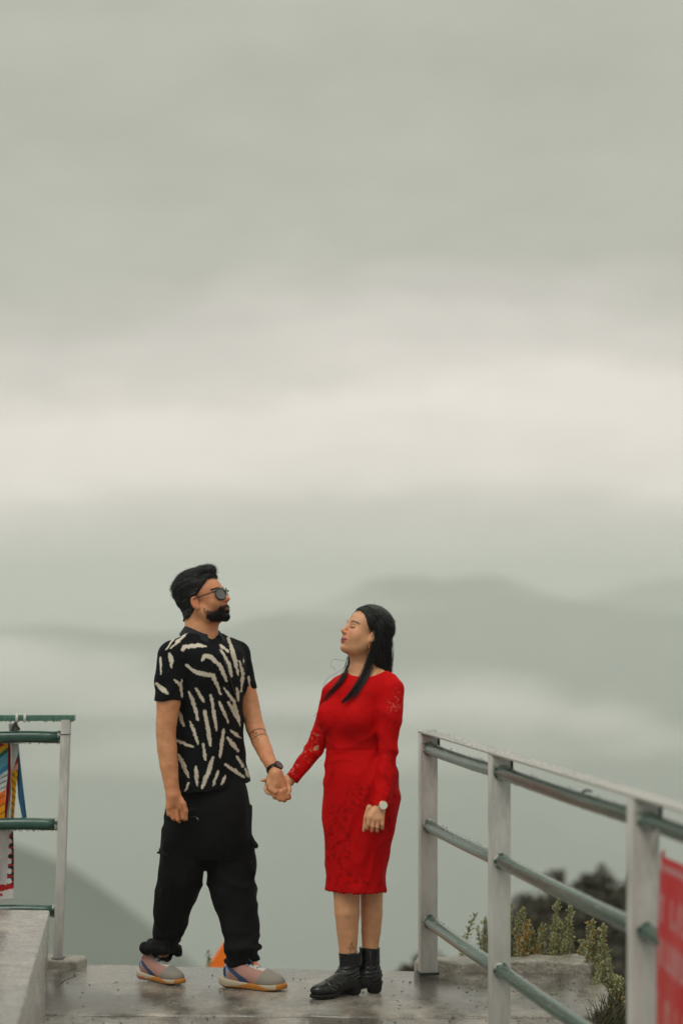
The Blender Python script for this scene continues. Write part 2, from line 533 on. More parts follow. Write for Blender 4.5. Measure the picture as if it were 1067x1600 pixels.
def wet_concrete(name, dry, wet, wet_amt=0.5, grain=0.0015, gscale=130):
    """concrete with soaked, glossy patches and a sandy grain"""
    m = bpy.data.materials.new(name); m.use_nodes = True
    N, L = m.node_tree.nodes, m.node_tree.links
    b = N['Principled BSDF']
    geo = N.new('ShaderNodeNewGeometry')

    def noise(sc, det=5, rg=0.6, st=None):
        n = N.new('ShaderNodeTexNoise'); n.inputs['Scale'].default_value = sc; n.inputs['Detail'].default_value = det; n.inputs['Roughness'].default_value = rg
        if st:
            mp = N.new('ShaderNodeMapping'); mp.inputs['Scale'].default_value = st
            L.new(geo.outputs['Position'], mp.inputs[0]); L.new(mp.outputs[0], n.inputs['Vector'])
        else: L.new(geo.outputs['Position'], n.inputs['Vector'])
        return n.outputs['Fac']

    def rng(f, a, c, lo=0.0, hi=1.0):
        r = N.new('ShaderNodeMapRange'); r.inputs['From Min'].default_value = a; r.inputs['From Max'].default_value = c
        r.inputs['To Min'].default_value = lo; r.inputs['To Max'].default_value = hi
        L.new(f, r.inputs['Value']); return r.outputs[0]
    w = rng(noise(2.6, 5, 0.62, (1, 0.45, 1)), 0.62 - 0.35 * wet_amt, 0.80 - 0.35 * wet_amt)
    mx = N.new('ShaderNodeMix'); mx.data_type = 'RGBA'
    mx.inputs['A'].default_value = (*dry, 1); mx.inputs['B'].default_value = (*wet, 1)
    L.new(w, mx.inputs['Factor'])
    sp = N.new('ShaderNodeMix'); sp.data_type = 'RGBA'; sp.blend_type = 'MULTIPLY'; sp.inputs['Factor'].default_value = 1
    L.new(mx.outputs['Result'], sp.inputs['A'])
    L.new(rng(noise(gscale, 3, 0.7), 0.3, 0.7, 0.62, 1.3), sp.inputs['B'])
    sp2 = N.new('ShaderNodeMix'); sp2.data_type = 'RGBA'; sp2.blend_type = 'MULTIPLY'; sp2.inputs['Factor'].default_value = 1
    L.new(sp.outputs['Result'], sp2.inputs['A'])
    L.new(rng(noise(14, 5, 0.6), 0.3, 0.7, 0.72, 1.22), sp2.inputs['B'])
    L.new(sp2.outputs['Result'], b.inputs['Base Color'])
    r0 = rng(w, 0, 1, 0.34, 0.07)
    ad = N.new('ShaderNodeMath'); ad.operation = 'ADD'
    L.new(r0, ad.inputs[0]); L.new(rng(noise(60, 3), 0.35, 0.75, 0.0, 0.16), ad.inputs[1])
    L.new(ad.outputs[0], b.inputs['Roughness'])
    b.inputs['Specular IOR Level'].default_value = 0.6
    bp = N.new('ShaderNodeBump'); bp.inputs['Distance'].default_value = grain; bp.inputs['Strength'].default_value = 1
    L.new(noise(gscale * 0.8, 3, 0.6), bp.inputs['Height'])
    bp2 = N.new('ShaderNodeBump'); bp2.inputs['Distance'].default_value = 0.004; bp2.inputs['Strength'].default_value = 0.6
    L.new(noise(7, 4), bp2.inputs['Height']); L.new(bp.outputs[0], bp2.inputs['Normal'])
    L.new(bp2.outputs[0], b.inputs['Normal'])
    return m


M_SLAB = wet_concrete('wet_concrete', (0.36, 0.33, 0.285), (0.115, 0.105, 0.09), 0.68, 0.0010)
M_KERB = wet_concrete('rough_concrete', (0.30, 0.28, 0.235), (0.16, 0.15, 0.12), 0.25, 0.007, 60)
M_PARA = wet_concrete('painted_concrete', (0.42, 0.385, 0.36), (0.27, 0.245, 0.23), 0.55, 0.0012, 70)

# the landing in two pours, with an open joint between them
poly_slab('platform', [(-3.2, 10.74), (-1.14, 10.56), (0.43, 10.36), (1.075, 10.32), (1.11, 9.95), (1.085, 9.68), (1.02, 9.42), (0.97, 9.27), (-3.2, 9.42)], -0.24, 0.0,
          M_SLAB, 0.010, 0.04, 3)
poly_slab('platform', [(-3.2, 9.408), (0.972, 9.258), (0.95, 9.1), (1.02, 8.4), (1.16, 7.0), (1.5, 4.6), (2.4, 0.5), (2.5, -6), (-3.2, -6)], -0.30, -0.006, M_SLAB, 0.006, 0.05, 8)
for o in COL.objects:
    if o.name.startswith('platform'): tag(o, kind='structure')
k = poly_slab('kerb', [(0.335, 10.52), (0.325, 10.40), (0.36, 10.345), (0.70, 10.325), (1.06, 10.30), (1.10, 10.40), (1.07, 10.52)], -0.30, 0.046, M_KERB, 0.022, 0.02, 5, 0.011, None, 0.010)
tag(k, kind='structure')
k = poly_slab('kerb', [(-1.55, 10.62), (-1.55, 10.44), (-1.16, 10.43), (-1.12, 10.50), (-1.13, 10.60)], -0.30, 0.036, M_KERB, 0.015, 0.02, 6, 0.009, None, 0.008)
tag(k, kind='structure')
# base masonry under the landing, down to the slope
poly_slab('platform', [(-3.2, 10.5), (-1.1, 10.40), (0.4, 10.20), (0.95, 10.12), (0.98, 9.7), (0.86, 9.1), (1.0, 7.0), (1.4, 4.6), (2.3, 0.5), (2.4, -6), (-3.2, -6)], -1.6, -0.245,
          M_KERB, 0.02, 0.08, 12)
tag(COL.objects[-1], kind='structure')


# grit, crumbs and leaf litter lying on the wet landing
def litter():
    rs = np.random.RandomState(6); mb = MB()
    for i in range(260):
        y = rs.uniform(9.1, 10.28); x = rs.uniform(-1.15, 1.0)
        if rs.rand() < 0.45: x = rs.uniform(0.4, 1.02)
        r = rs.uniform(0.0015, 0.0045) * (1.6 if rs.rand() < 0.1 else 1)
        V, Q, T = ellip((x, y, 0.0005 if y > 9.42 else -0.0055), (r * rs.uniform(0.7, 1.8), r * rs.uniform(0.7, 1.8), r * 0.6), 6, 4)
        mb.add(V, Q, T)
    tag(mb.build('grit', mat('grit', (0.06, 0.05, 0.04), 0.8, 0.3, col2=(0.2, 0.18, 0.15), vscale=8), None, True), 'grit and leaf crumbs on the wet landing', 'grit', kind='stuff')
    mb = MB()
    for pts in ([(-1.13, 10.40), (-1.15, 10.30), (-1.135, 10.22), (-1.17, 10.12), (-1.175, 10.02), (-1.20, 9.9)],):
        p = np.array(pts); tt = np.linspace(0, 1, len(p)); ts = np.linspace(0, 1, 40)
        q = np.stack([np.interp(ts, tt, p[:, 0]) + 0.0012 * rs.normal(size=40), np.interp(ts, tt, p[:, 1]), np.full(40, 0.0)], 1)
        w = 0.0022 * np.sin(np.pi * np.clip(ts, 0.05, 0.95)) * rs.uniform(0.6, 1.3, 40)
        V = np.concatenate([q + np.stack([w, 0 * w, 0 * w + 0.0012], 1), q + np.stack([-w, 0 * w, 0 * w + 0.0012], 1)])
        mb.add(V, [[i, i + 1, 41 + i, 40 + i] for i in range(39)])
    tag(mb.build('crack_filling', mat('crack_dirt', (0.05, 0.045, 0.04), 0.9, 0.2), None), kind='structure')


litter()


# low parapet at the left, its face leaning back a little
def parapet():
    t = thing('parapet_wall', 'low pale concrete parapet with worn edge at the lower left corner', 'wall', (-1.2, 9, 0))
    inv = Vector((-1.2, 9, 0))
    ys = np.array([10.30, 9.6, 8.8, 7.64, 6.5, 5.5])
    tops = np.interp(ys, [5.5, 7.64, 10.30], [-0.84, -1.03, -1.253])
    bots = np.interp(ys, [5.5, 7.64, 10.30], [-0.70, -0.955, -1.268])
    H = 0.272
    mb = MB()
    secs = []
    for y, xt, xb in zip(ys, tops, bots):
        s = H - 0.055
        xs_ = xb + (xt - xb) * s / H
        w = 0.014
        secs.append([(xb + 0.004, y, -0.26), (xb, y, 0.0), (xt + (xb - xt) * w / H, y, H - w), (xt - 0.004, y, H - 0.003), (xt - w, y, H), (xt - 0.75, y, H + 0.012), (xt - 0.78, y, H - 0.01), (xt - 0.78, y, -0.26)])
    secs = np.array(secs)
    n, k, _ = secs.shape
    j = fbm(secs[..., 0] * 9, secs[..., 1] * 9, secs[..., 2] * 9, 3, 3) * 0.004
    secs[..., 0] += j
    V = secs.reshape(-1, 3)
    Q = [[i * k + a, i * k + (a + 1) % k, (i + 1) * k + (a + 1) % k, (i + 1) * k + a] for i in range(n - 1) for a in range(k)]
    me = bpy.data.meshes.new('wall'); bm = bmesh.new()
    vs_ = [bm.verts.new(v) for v in V]
    for q in Q: bm.faces.new([vs_[a] for a in q])
    bm.faces.new([vs_[a] for a in range(k)]); bm.faces.new([vs_[(n - 1) * k + a] for a in range(k)][::-1])
    bmesh.ops.recalc_face_normals(bm, faces=bm.faces[:])
    bm.transform(Matrix.Translation(-inv))
    bm.to_mesh(me); bm.free()
    me.polygons.foreach_set('use_smooth', np.full(len(me.polygons), True)); me.set_sharp_from_angle(angle=math.radians(35))
    link('wall', me, M_PARA, t)


parapet()

# ------------------------------------------------------------------ railings
M_POST = mat('white_post_paint', (0.57, 0.565, 0.54), 0.42, 0.5, col2=(0.33, 0.33, 0.32), vscale=11, var=0.2, contrast=(0.50, 0.72), bump=0.0008, bscale=60, rvar=0.12, rscale=8, stretch=(1, 1, 0.25))
M_TOPBAR = mat('wet_white_bar', (0.40, 0.39, 0.36), 0.20, 0.7, col2=(0.30, 0.30, 0.27), vscale=90, contrast=(0.5, 0.72), bump=0.002, bscale=260, rvar=0.1, rscale=70)
M_GREEN = mat('wet_green_paint', (0.006, 0.050, 0.034), 0.16, 0.6, col2=(0.012, 0.085, 0.058), vscale=25, bump=0.0011, bscale=230, rvar=0.08, rscale=60, coat=0.3)
M_GREENBAR = mat('wet_green_bar', (0.05, 0.15, 0.115), 0.2, 0.6, col2=(0.09, 0.22, 0.17), vscale=30, bump=0.001, bscale=240, rvar=0.1, rscale=60)
M_CHIP = mat('chipped_collar', (0.55, 0.54, 0.50), 0.5, 0.5, col2=(0.02, 0.06, 0.045), vscale=45, contrast=(0.42, 0.55), var=0.3, bump=0.002, bscale=150)
M_DARK = mat('dark_steel', (0.022, 0.026, 0.027), 0.4, 0.5, var=0.3, vscale=60)
M_DROP = mat('water_drop', (0.85, 0.88, 0.86), 0.02, 0.5, trans=1.0)


def rotz(a):
    c, s = math.cos(a), math.sin(a)
    return np.array([[c, -s, 0], [s, c, 0], [0, 0, 1]])


def drops(parent, pts, base):
    mb = MB()
    for (p, r) in pts:
        V, Q, T = ellip(np.asarray(p) - base, (r, r, r * 1.25), 6, 4)
        mb.add(V, Q, T)
    o = mb.build('water_drops', M_DROP, parent, True)
    o['kind'] = 'stuff'


def right_railing():
    rnd = random.Random(7)
    p1, p2, p3 = np.array([0.371, 10.29, 0]), np.array([0.591, 8.98, 0]), np.array([0.899, 7.15, 0])
    u = (p3 - p1) / np.linalg.norm(p3 - p1)
    p4 = p3 + u * 1.95
    base = p2.copy()
    t = thing('railing', 'white posts and wet green pipes of the railing descending at the right', 'railing', tuple(base))
    ang = math.atan2(u[1], u[0]) + math.pi / 2       # local -Y runs along the rail towards the camera
    R = rotz(ang)
    ux = R[:, 0]
    for i, p in enumerate((p1, p2, p3, p4)):
        w, d, h = (0.074, 0.060, 1.037)
        if i == 2: w = 0.084
        o = MB().box((0, 0, h / 2 - 0.0), (w, d, h), R).build('post', M_POST, t, bevel=0.003, loc=p - base)
        # small angle bracket that carries the top bar
        MB().box(R @ np.array([w * 0.5 + 0.005, -d * 0.15, 0.992]), (0.008, 0.05, 0.062), R).build('bracket', M_DARK, o, bevel=0.001)
        MB().box(R @ np.array([0, -d * 0.5 - 0.003, 1.012]), (w * 0.9, 0.005, 0.03), R).build('bracket', M_POST, o, bevel=0.001)
        if i == 1:
            V, Q, T = ellip(R @ np.array([0.012, -d * 0.5 - 0.002, 0.985]), (0.005, 0.004, 0.005), 8, 6)
            MB().add(V, Q, T).build('bolt', M_DARK, o, True)
        mb = MB().box((0, 0, 0.006), (w + 0.012, d + 0.012, 0.010), R)
        mb.build('foot_seam', M_DARK, o)
    a, b = p1 - u * 0.028, p4 + u * 0.1
    # top bar: flat plate with a turned down lip
    L_ = np.linalg.norm(b - a); c = (a + b) / 2
    mb = MB().box(c - base + np.array([0, 0, 1.042]), (0.078, L_, 0.008), R)
    mb.build('top_rail', M_TOPBAR, t, bevel=0.0015)
    dp = []
    for z in (0.972, 0.640, 0.230):
        for (s, e) in ((p1, p2), (p2, p3), (p3, p4)):
            n = 26
            q = [s + (e - s) * k / n + np.array([0, 0, z]) for k in range(n + 1)]
            q = [v + np.array([0, 0, -0.004 * math.sin(math.pi * k / n)]) for k, v in enumerate(q)]
            pipe = MB().tube(np.array(q) - base, 0.0262, 18).build('pipe', M_GREEN, t, True)
            # weld collar where the pipe enters the far post
            qq = [s + u * (0.030 + 0.006 * k) + np.array([0, 0, z]) for k in range(3)]
            MB().tube(np.array(qq) - base, [0.0305, 0.0300, 0.0270], 16).build('weld_collar', M_CHIP, pipe, True)
            if e is not p4:
                for k in range(46):
                    f = rnd.random(); v = s + (e - s) * f + np.array([0, 0, z - 0.0262 - 0.001])
                    dp.append((v + ux * rnd.uniform(-0.006, 0.006), rnd.uniform(0.0018, 0.0036)))
                for k in range(90):
                    f = rnd.random(); th = rnd.uniform(-1.3, 1.3)
                    v = s + (e - s) * f + np.array([0, 0, z]) + (ux * math.sin(th) + np.array([0, 0, math.cos(th)])) * 0.0263
                    dp.append((v, rnd.uniform(0.0012, 0.0028)))
    for k in range(240):
        f = rnd.random() ** 1.3 * 0.55
        dp.append((a + (b - a) * f + ux * rnd.uniform(-0.037, 0.037) + np.array([0, 0, 1.0465]), rnd.uniform(0.0012, 0.003)))
    drops(t, dp, base)
    # leftover stub of wire on the upper pipe
    f = p2 + (p3 - p2) * 0.66 + np.array([0, 0, 0.972 + 0.026])
    MB().tube([f - base + ux * -0.016, f - base + np.array([0, 0, 0.008]), f - base + ux * 0.018 + np.array([0, 0, 0.003])], 0.004, 6).build('wire_stub', M_DARK, t, True)
    return u, R, p3


RU, RR, RP3 = right_railing()


def left_railing():
    rnd = random.Random(3)
    D = 10.50
    bot, top = P(91.5, 1497, D), P(104, 1124, D)
    bot[2] = 0.03
    base = bot.copy()
    t = thing('railing', 'green pipe railing with one slim leaning white post at the left', 'railing', tuple(base))
    mb = MB()
    w, d = 0.039, 0.06
    V = []
    for c in (bot, top):
        for (sx, sy) in ((-1, -1), (1, -1), (1, 1), (-1, 1)):
            V.append(c - base + np.array([sx * w / 2, sy * d / 2, 0]))
    mb.add(V, [[0, 1, 5, 4], [1, 2, 6, 5], [2, 3, 7, 6], [3, 0, 4, 7], [4, 5, 6, 7], [3, 2, 1, 0]])
    post = mb.build('post', M_POST, t, bevel=0.0025)
    f = (P(0, 1139, D)[2] + 0.03 - bot[2]) / (top[2] - bot[2])
    zt = CAMH - (1147 - HY) / FPX * D
    cc = bot + (top - bot) * ((zt - bot[2]) / (top[2] - bot[2]))
    MB().box(cc - base, (w + 0.003, d + 0.003, 0.0035)).build('wire_band', M_DARK, post)
    MB().box((0, 0, 0.004), (w + 0.016, d + 0.016, 0.008)).build('foot_seam', M_DARK, post)
    x0 = -2.6
    tb = P(118, 1121.5, D)
    mb = MB().box(((x0 + tb[0]) / 2 - base[0], 0, tb[2] - base[2]), (tb[0] - x0, 0.056, 0.0255))
    mb.build('top_rail', M_GREENBAR, t, bevel=0.002)
    dp = []
    for (py, r, xe) in ((1151.5, 0.0265, 95.5), (1287.5, 0.0270, 91), (1422.5, 0.0265, 87)):
        e = P(xe, py, D)
        pipe = MB().tube([np.array([x0 + (e[0] - x0) * k / 30, D, e[2] + 0.0015 * math.sin(k)]) - base for k in range(31)], r, 18).build('pipe', M_GREEN, t, True)
        MB().tube([e - base + np.array([-0.012, 0, 0]), e - base + np.array([0.0, 0, 0]), e - base + np.array([0.012, 0, 0])], [r + 0.001, r + 0.0015, r - 0.002], 16).build('weld_collar', M_CHIP, pipe, True)
        for k in range(60):
            dp.append((np.array([rnd.uniform(-1.7, e[0]), D + rnd.uniform(-0.008, 0.008), e[2] - r - 0.001]), rnd.uniform(0.002, 0.0042)))
        for k in range(60):
            th = rnd.uniform(-1.4, 1.2)
            dp.append((np.array([rnd.uniform(-1.7, e[0]), D - r * math.cos(th), e[2] + r * math.sin(th)]), rnd.uniform(0.001, 0.0022)))
    for k in range(50):
        dp.append((np.array([rnd.uniform(-1.7, tb[0]), D - 0.02, tb[2] - 0.0135]), rnd.uniform(0.002, 0.004)))
    drops(t, dp, base)
    # post carrying the rail farther left, beyond the parapet
    o = MB().box((x0 - base[0], 0, 0.54), (0.04, 0.06, 1.07)).build('post', M_POST, t, bevel=0.0025)


left_railing()


# ------------------------------------------------------------------ prayer flags tied to the left railing
def cloth_mat(name, ink=None, ink_scale=300):
    m = mat(name, (0.5, 0.5, 0.5), 0.8, 0.2, attr='Col', var=0.12, vscale=60, bump=0.0015, bscale=60)
    return m


def flags():
    D = 10.555
    base = P(20, 1121, D)
    t = thing('prayer_flags', 'bundle of printed prayer flags knotted to the green top rail', 'flags', tuple(base))
    m = cloth_mat('flag_cloth')
    W, R_, Y_, G_, B_ = (0.62, 0.60, 0.58), (0.42, 0.015, 0.02), (0.75, 0.42, 0.02), (0.01, 0.14, 0.09), (0.03, 0.20, 0.36)
    O_, OR, DB, K_, LB, LW = (0.72, 0.30, 0.01), (0.70, 0.14, 0.01), (0.03, 0.13, 0.27), (0.02, 0.015, 0.02), (0.10, 0.30, 0.42), (0.50, 0.54, 0.55)

    def strip(left, right, dep, colf, nu=22, nv=46, fold=0.012, seed=1, lbl=None):
        """cloth between two side curves given as photo pixels"""
        l, r = np.array(left, float), np.array(right, float)
        vv = np.linspace(0, 1, nv)
        ly = l[0, 1] + (l[-1, 1] - l[0, 1]) * vv; lx = np.interp(ly, l[:, 1], l[:, 0])
        ry = r[0, 1] + (r[-1, 1] - r[0, 1]) * vv; rx = np.interp(ry, r[:, 1], r[:, 0])
        uu = np.linspace(0, 1, nu)
        px = lx[:, None] * (1 - uu) + rx[:, None] * uu; py = ly[:, None] * (1 - uu) + ry[:, None] * uu
        dd = D + dep + fold * np.sin(uu * 7 + vv[:, None] * 3 + seed) + 0.5 * fold * fbm(uu * 4, vv[:, None] * 4, seed, 2, seed)
        Vf = np.stack([(px - CX) / FPX * dd, dd, CAMH - (py - HY) / FPX * dd], -1)
        C = np.array([[colf(px[i, j], py[i, j], uu[j], vv[i]) for j in range(nu)] for i in range(nv)])
        Vb = Vf + np.array([0, 0.0015, 0])
        n = nu * nv
        I = np.arange(n).reshape(nv, nu)
        q = np.stack([I[:-1, :-1], I[1:, :-1], I[1:, 1:], I[:-1, 1:]], -1).reshape(-1, 4)
        rim = np.concatenate([I[0, :], I[1:, -1], I[-1, -2::-1], I[-2:0:-1, 0]])
        rn = np.roll(rim, -1)
        V = np.concatenate([Vf.reshape(-1, 3), Vb.reshape(-1, 3)]) - base
        Q = np.concatenate([q, q[:, ::-1] + n, np.stack([rim, rn, rn + n, rim + n], -1)])
        me = mesh_from('flag', V, Q)
        set_col(me, np.concatenate([C.reshape(-1, 3)] * 2))
        o = link('flag', me, m, t)
        if lbl: o['label'] = lbl
        return o

    def ink(c, x, y, f, th=0.35):
        return K_ if math.sin(f) > 1 - th and (int(x * 1.3 + y * 0.7) % 4) else c
    bands = [(0, W), (9, R_), (17, Y_), (26, G_), (33, LB), (52, B_), (60, LW), (88, OR), (110, O_), (150, OR)]

    def diag(px, py, u, v):
        s = (py - 1152) + px * 0.8
        c = W
        for a, b in bands:
            if s >= a: c = b
        if c is LW: c = ink(c, px, py, (py + px * 0.5) * 0.75)
        if c in (O_, OR): c = ink(c, px, py, (py + px * 0.5) * 0.5, 0.12)
        return c
    strip([(-46, 1152), (-60, 1290)], [(13, 1152), (13, 1210), (9, 1240), (8, 1296)], 0.0, diag, 60, 110, 0.01, 1, 'flag with diagonal red, yellow, green and blue bands')
    strip([(13, 1156), (12, 1200), (7, 1290)], [(17, 1156), (18, 1230), (10, 1290)], 0.012, lambda px, py, u, v: (0.25, 0.01, 0.015), 8, 50, 0.004, 2, 'dark red flag')
    strip([(14, 1130), (17, 1170), (18, 1195), (16, 1240), (8, 1296)], [(26, 1130), (30, 1165), (29, 1178), (19, 1205), (17, 1296)], -0.002, lambda px, py, u, v: W if px < 28 else LW, 14, 60, 0.008, 3, 'twisted white flag')
    strip([(23, 1186), (18, 1200), (19, 1240), (17, 1296)], [(28, 1182), (29, 1196), (26, 1230), (21, 1296)], 0.010,
          lambda px, py, u, v: (0.55, 0.05, 0.02) if v < 0.1 else ((0.75, 0.40, 0.30) if v < 0.18 else ink((0.72, 0.36, 0.01), px, py, py * 0.55 - px * 0.5, 0.25)), 20, 70, 0.003, 4, 'orange flag with black script')
    strip([(24, 1156), (27, 1215), (29, 1246), (36, 1282)], [(29, 1156), (34, 1205), (38, 1240), (43, 1283)], 0.022,
          lambda px, py, u, v: tuple(np.array(DB) * (1 - u * 0.2) + np.array(LB) * 0.4 * (1 if v < 0.3 else 0.15)), 14, 50, 0.01, 5, 'narrow blue flag ending in a point')

    def low(px, py, u, v):
        if py > 1382 and py < 1388 + (22 - px) * 0.25: return R_
        if py >= 1384: return R_ if (abs(py - 1398) < 2 and px < 5) else W
        if px > 15.5 - (py - 1300) * 0.05:
            d = ((py * 0.9) % 14 - 7) ** 2 * 0.5 + (px - 15) ** 2 * 0.5
            return W if d < 8 else (K_ if (int(py / 3) % 3) else (0.35, 0.02, 0.02))
        return (0.56, 0.53, 0.54)
    strip([(-40, 1288), (-44, 1412)], [(21, 1288), (22.5, 1340), (22, 1404)], 0.006, low, 60, 110, 0.010, 6, 'white flag with a dark printed border')
    # knots and white tie strings over the top rail
    mw = mat('tie_string', (0.72, 0.70, 0.65), 0.8, 0.2)
    for px in (27.0, 39.5):
        a = P(px, 1116.5, 10.50 - 0.036); b = P(px, 1127, 10.50 - 0.036); c = P(px - 1, 1127, 10.54); d = P(px - 1, 1116.5, 10.54)
        MB().tube(np.array([a, b, c, d, a]) - base, 0.0055, 8).build('tie_string', mw, t, True)
    mb = MB()
    for (x0, y0, x1, y1, r) in ((26, 1128, 19, 1142, 0.007), (24, 1128, 30, 1140, 0.006), (23, 1131, 25, 1145, 0.009)):
        mb.tube(np.array([P(x0, y0, 10.535), P((x0 + x1) / 2 + 1, (y0 + y1) / 2, 10.53), P(x1, y1, 10.54)]) - base, [r, r * 0.7, r * 1.3], 8)
    mb.build('knot', mat('knot_cloth', (0.05, 0.06, 0.09), 0.8, 0.2, col2=(0.45, 0.42, 0.42), vscale=60), t, True)


flags()


# ------------------------------------------------------------------ red banner tied along the right railing
def banner():
    nrm = RR @ np.array([-1.0, 0, 0])        # walkway side of the rail
    o0 = RP3 + RU * 0.15 + nrm * 0.034
    base = o0.copy(); base[2] = 0.1
    t = thing('banner', 'red banner with pale lettering tied to the railing at the right edge', 'banner', tuple(base))
    L_, z0, z1 = 1.35, 0.10, 0.898
    nu, nv = 150, 90
    u = np.linspace(0, 1, nu); v = np.linspace(0, 1, nv)
    U, Vv = np.meshgrid(u, v)
    bow = -0.055 * np.exp(-U * 14) * (1 - 0.35 * Vv) + 0.02 * np.sin(U * np.pi) * np.sin(Vv * np.pi) + 0.006 * np.sin(U * 21 + Vv * 4)
    pts = o0[None, None, :] + RU * (U * L_)[..., None] + nrm * bow[..., None]
    pts[..., 2] = z1 + (z0 - z1) * Vv - 0.012 * np.sin(U * np.pi)
    pts[..., :2] += (np.sin(Vv * 1.5) * 0.016 * np.exp(-U * 6))[..., None] * (nrm * 0.8 - RU * 0.4)[:2]
    red, pale, beige = np.array((0.56, 0.003, 0.009)), np.array((0.52, 0.22, 0.23)), np.array((0.50, 0.23, 0.17))
    rnd = random.Random(5)
    C = np.tile(red, (nv, nu, 1))
    Lm, Zm = U * L_, (z1 - z0) * Vv           # metres along and down
    msk = (np.abs(Zm - 0.028) < 0.010) & (Lm > 0.02)
    C[msk] = pale
    msk = (np.abs(Lm - 0.022) < 0.010) & (Zm > 0.02)
    C[msk] = (0.50, 0.10, 0.11)
    # rows of lettering: upright strokes and bowls, too soft to read
    for (row, h, colr, start) in ((0.155, 0.075, pale, 0.02), (0.275, 0.075, pale, 0.02), (0.450, 0.10, beige, 0.02), (0.61, 0.10, beige, 0.02)):
        x = start
        while x < L_ - 0.08:
            w = rnd.uniform(0.55, 0.9) * h
            kind = rnd.choice('ILOUT')
            st = 0.24 * h
            ins = (Lm >= x) & (Lm <= x + w) & (np.abs(Zm - row) <= h * 0.55)
            if kind == 'I': s = ins & (np.abs(Lm - x - w * 0.4) < st)
            elif kind == 'L': s = ins & ((Lm < x + st) | (Zm > row + h * 0.3))
            elif kind == 'O': s = ins & (((Lm - x - w / 2) / (w / 2)) ** 2 + ((Zm - row) / (h * 0.55)) ** 2 < 1) & (((Lm - x - w / 2) / (w / 2 - st)) ** 2 + ((Zm - row) / (h * 0.3)) ** 2 > 1)
            elif kind == 'U': s = ins & ((Lm < x + st) | (Lm > x + w - st) | (Zm > row + h * 0.32))
            else: s = ins & ((np.abs(Lm - x - w / 2) < st * 0.7) | (Zm < row - h * 0.3))
            C[s] = colr
            x += w + 0.25 * h + (h * 0.6 if rnd.random() < 0.2 else 0)
    Vf = pts.reshape(-1, 3) - base; Vb = Vf - nrm * 0.0012
    n = nu * nv
    I = np.arange(n).reshape(nv, nu)
    q = np.stack([I[:-1, :-1], I[1:, :-1], I[1:, 1:], I[:-1, 1:]], -1).reshape(-1, 4)
    me = mesh_from('sheet', np.concatenate([Vf, Vb]), np.concatenate([q, q[:, ::-1] + n]))
    set_col(me, np.concatenate([C.reshape(-1, 3)] * 2))
    link('sheet', me, mat('banner_vinyl', (0.4, 0, 0), 0.35, 0.5, attr='Col', bump=0.001, bscale=20), t)
    mw = mat('banner_cord', (0.6, 0.58, 0.52), 0.8, 0.2)
    for f in (0.06, 0.35, 0.7, 0.97):
        a = o0 + RU * (f * L_); a[2] = z1 - 0.012 * math.sin(f * math.pi) - 0.006
        c = a - nrm * 0.03; c[2] = 0.972 + 0.027
        MB().tube(np.array([a + nrm * 0.006, (a + c) / 2 + nrm * 0.016, c]) - base, 0.003, 6).build('cord', mw, t, True)


banner()

# ------------------------------------------------------------------ plants, bushes, tent
def ground_z(x, y):
    r = math.hypot(x, y); a = math.atan2(x, y)
    d = (TX - x) ** 2 + (TY - y) ** 2
    return float(TH.ravel()[int(np.argmin(d))])


M_LEAF = mat('sage_leaf', (0.13, 0.145, 0.075), 0.7, 0.3, attr='Col', var=0.25, vscale=30)
M_STEM = mat('weed_stem', (0.12, 0.12, 0.06), 0.8, 0.2, var=0.2)


def leaf_mesh(pos, dirs, nrm, ln, wd, name='leaves'):
    """one small pointed leaf face pair per position (arrays)"""
    side = np.cross(dirs, nrm); side /= np.linalg.norm(side, axis=1, keepdims=True) + 1e-9
    up = np.cross(side, dirs)
    a = pos; b = pos + dirs * (ln * 0.5)[:, None] + side * wd[:, None] + up * (wd * 0.3)[:, None]
    c = pos + dirs * ln[:, None]; d = pos + dirs * (ln * 0.5)[:, None] - side * wd[:, None] + up * (wd * 0.3)[:, None]
    n = len(pos)
    V = np.stack([a, b, c, d], 1).reshape(-1, 3)
    k = np.arange(n)[:, None] * 4
    T = np.concatenate([k + np.array([0, 1, 2]), k + np.array([0, 2, 3])])
    return mesh_from(name, V, T, False)


def rand_dirs(rs, n):
    d = rs.normal(size=(n, 3)); return d / np.linalg.norm(d, axis=1, keepdims=True)


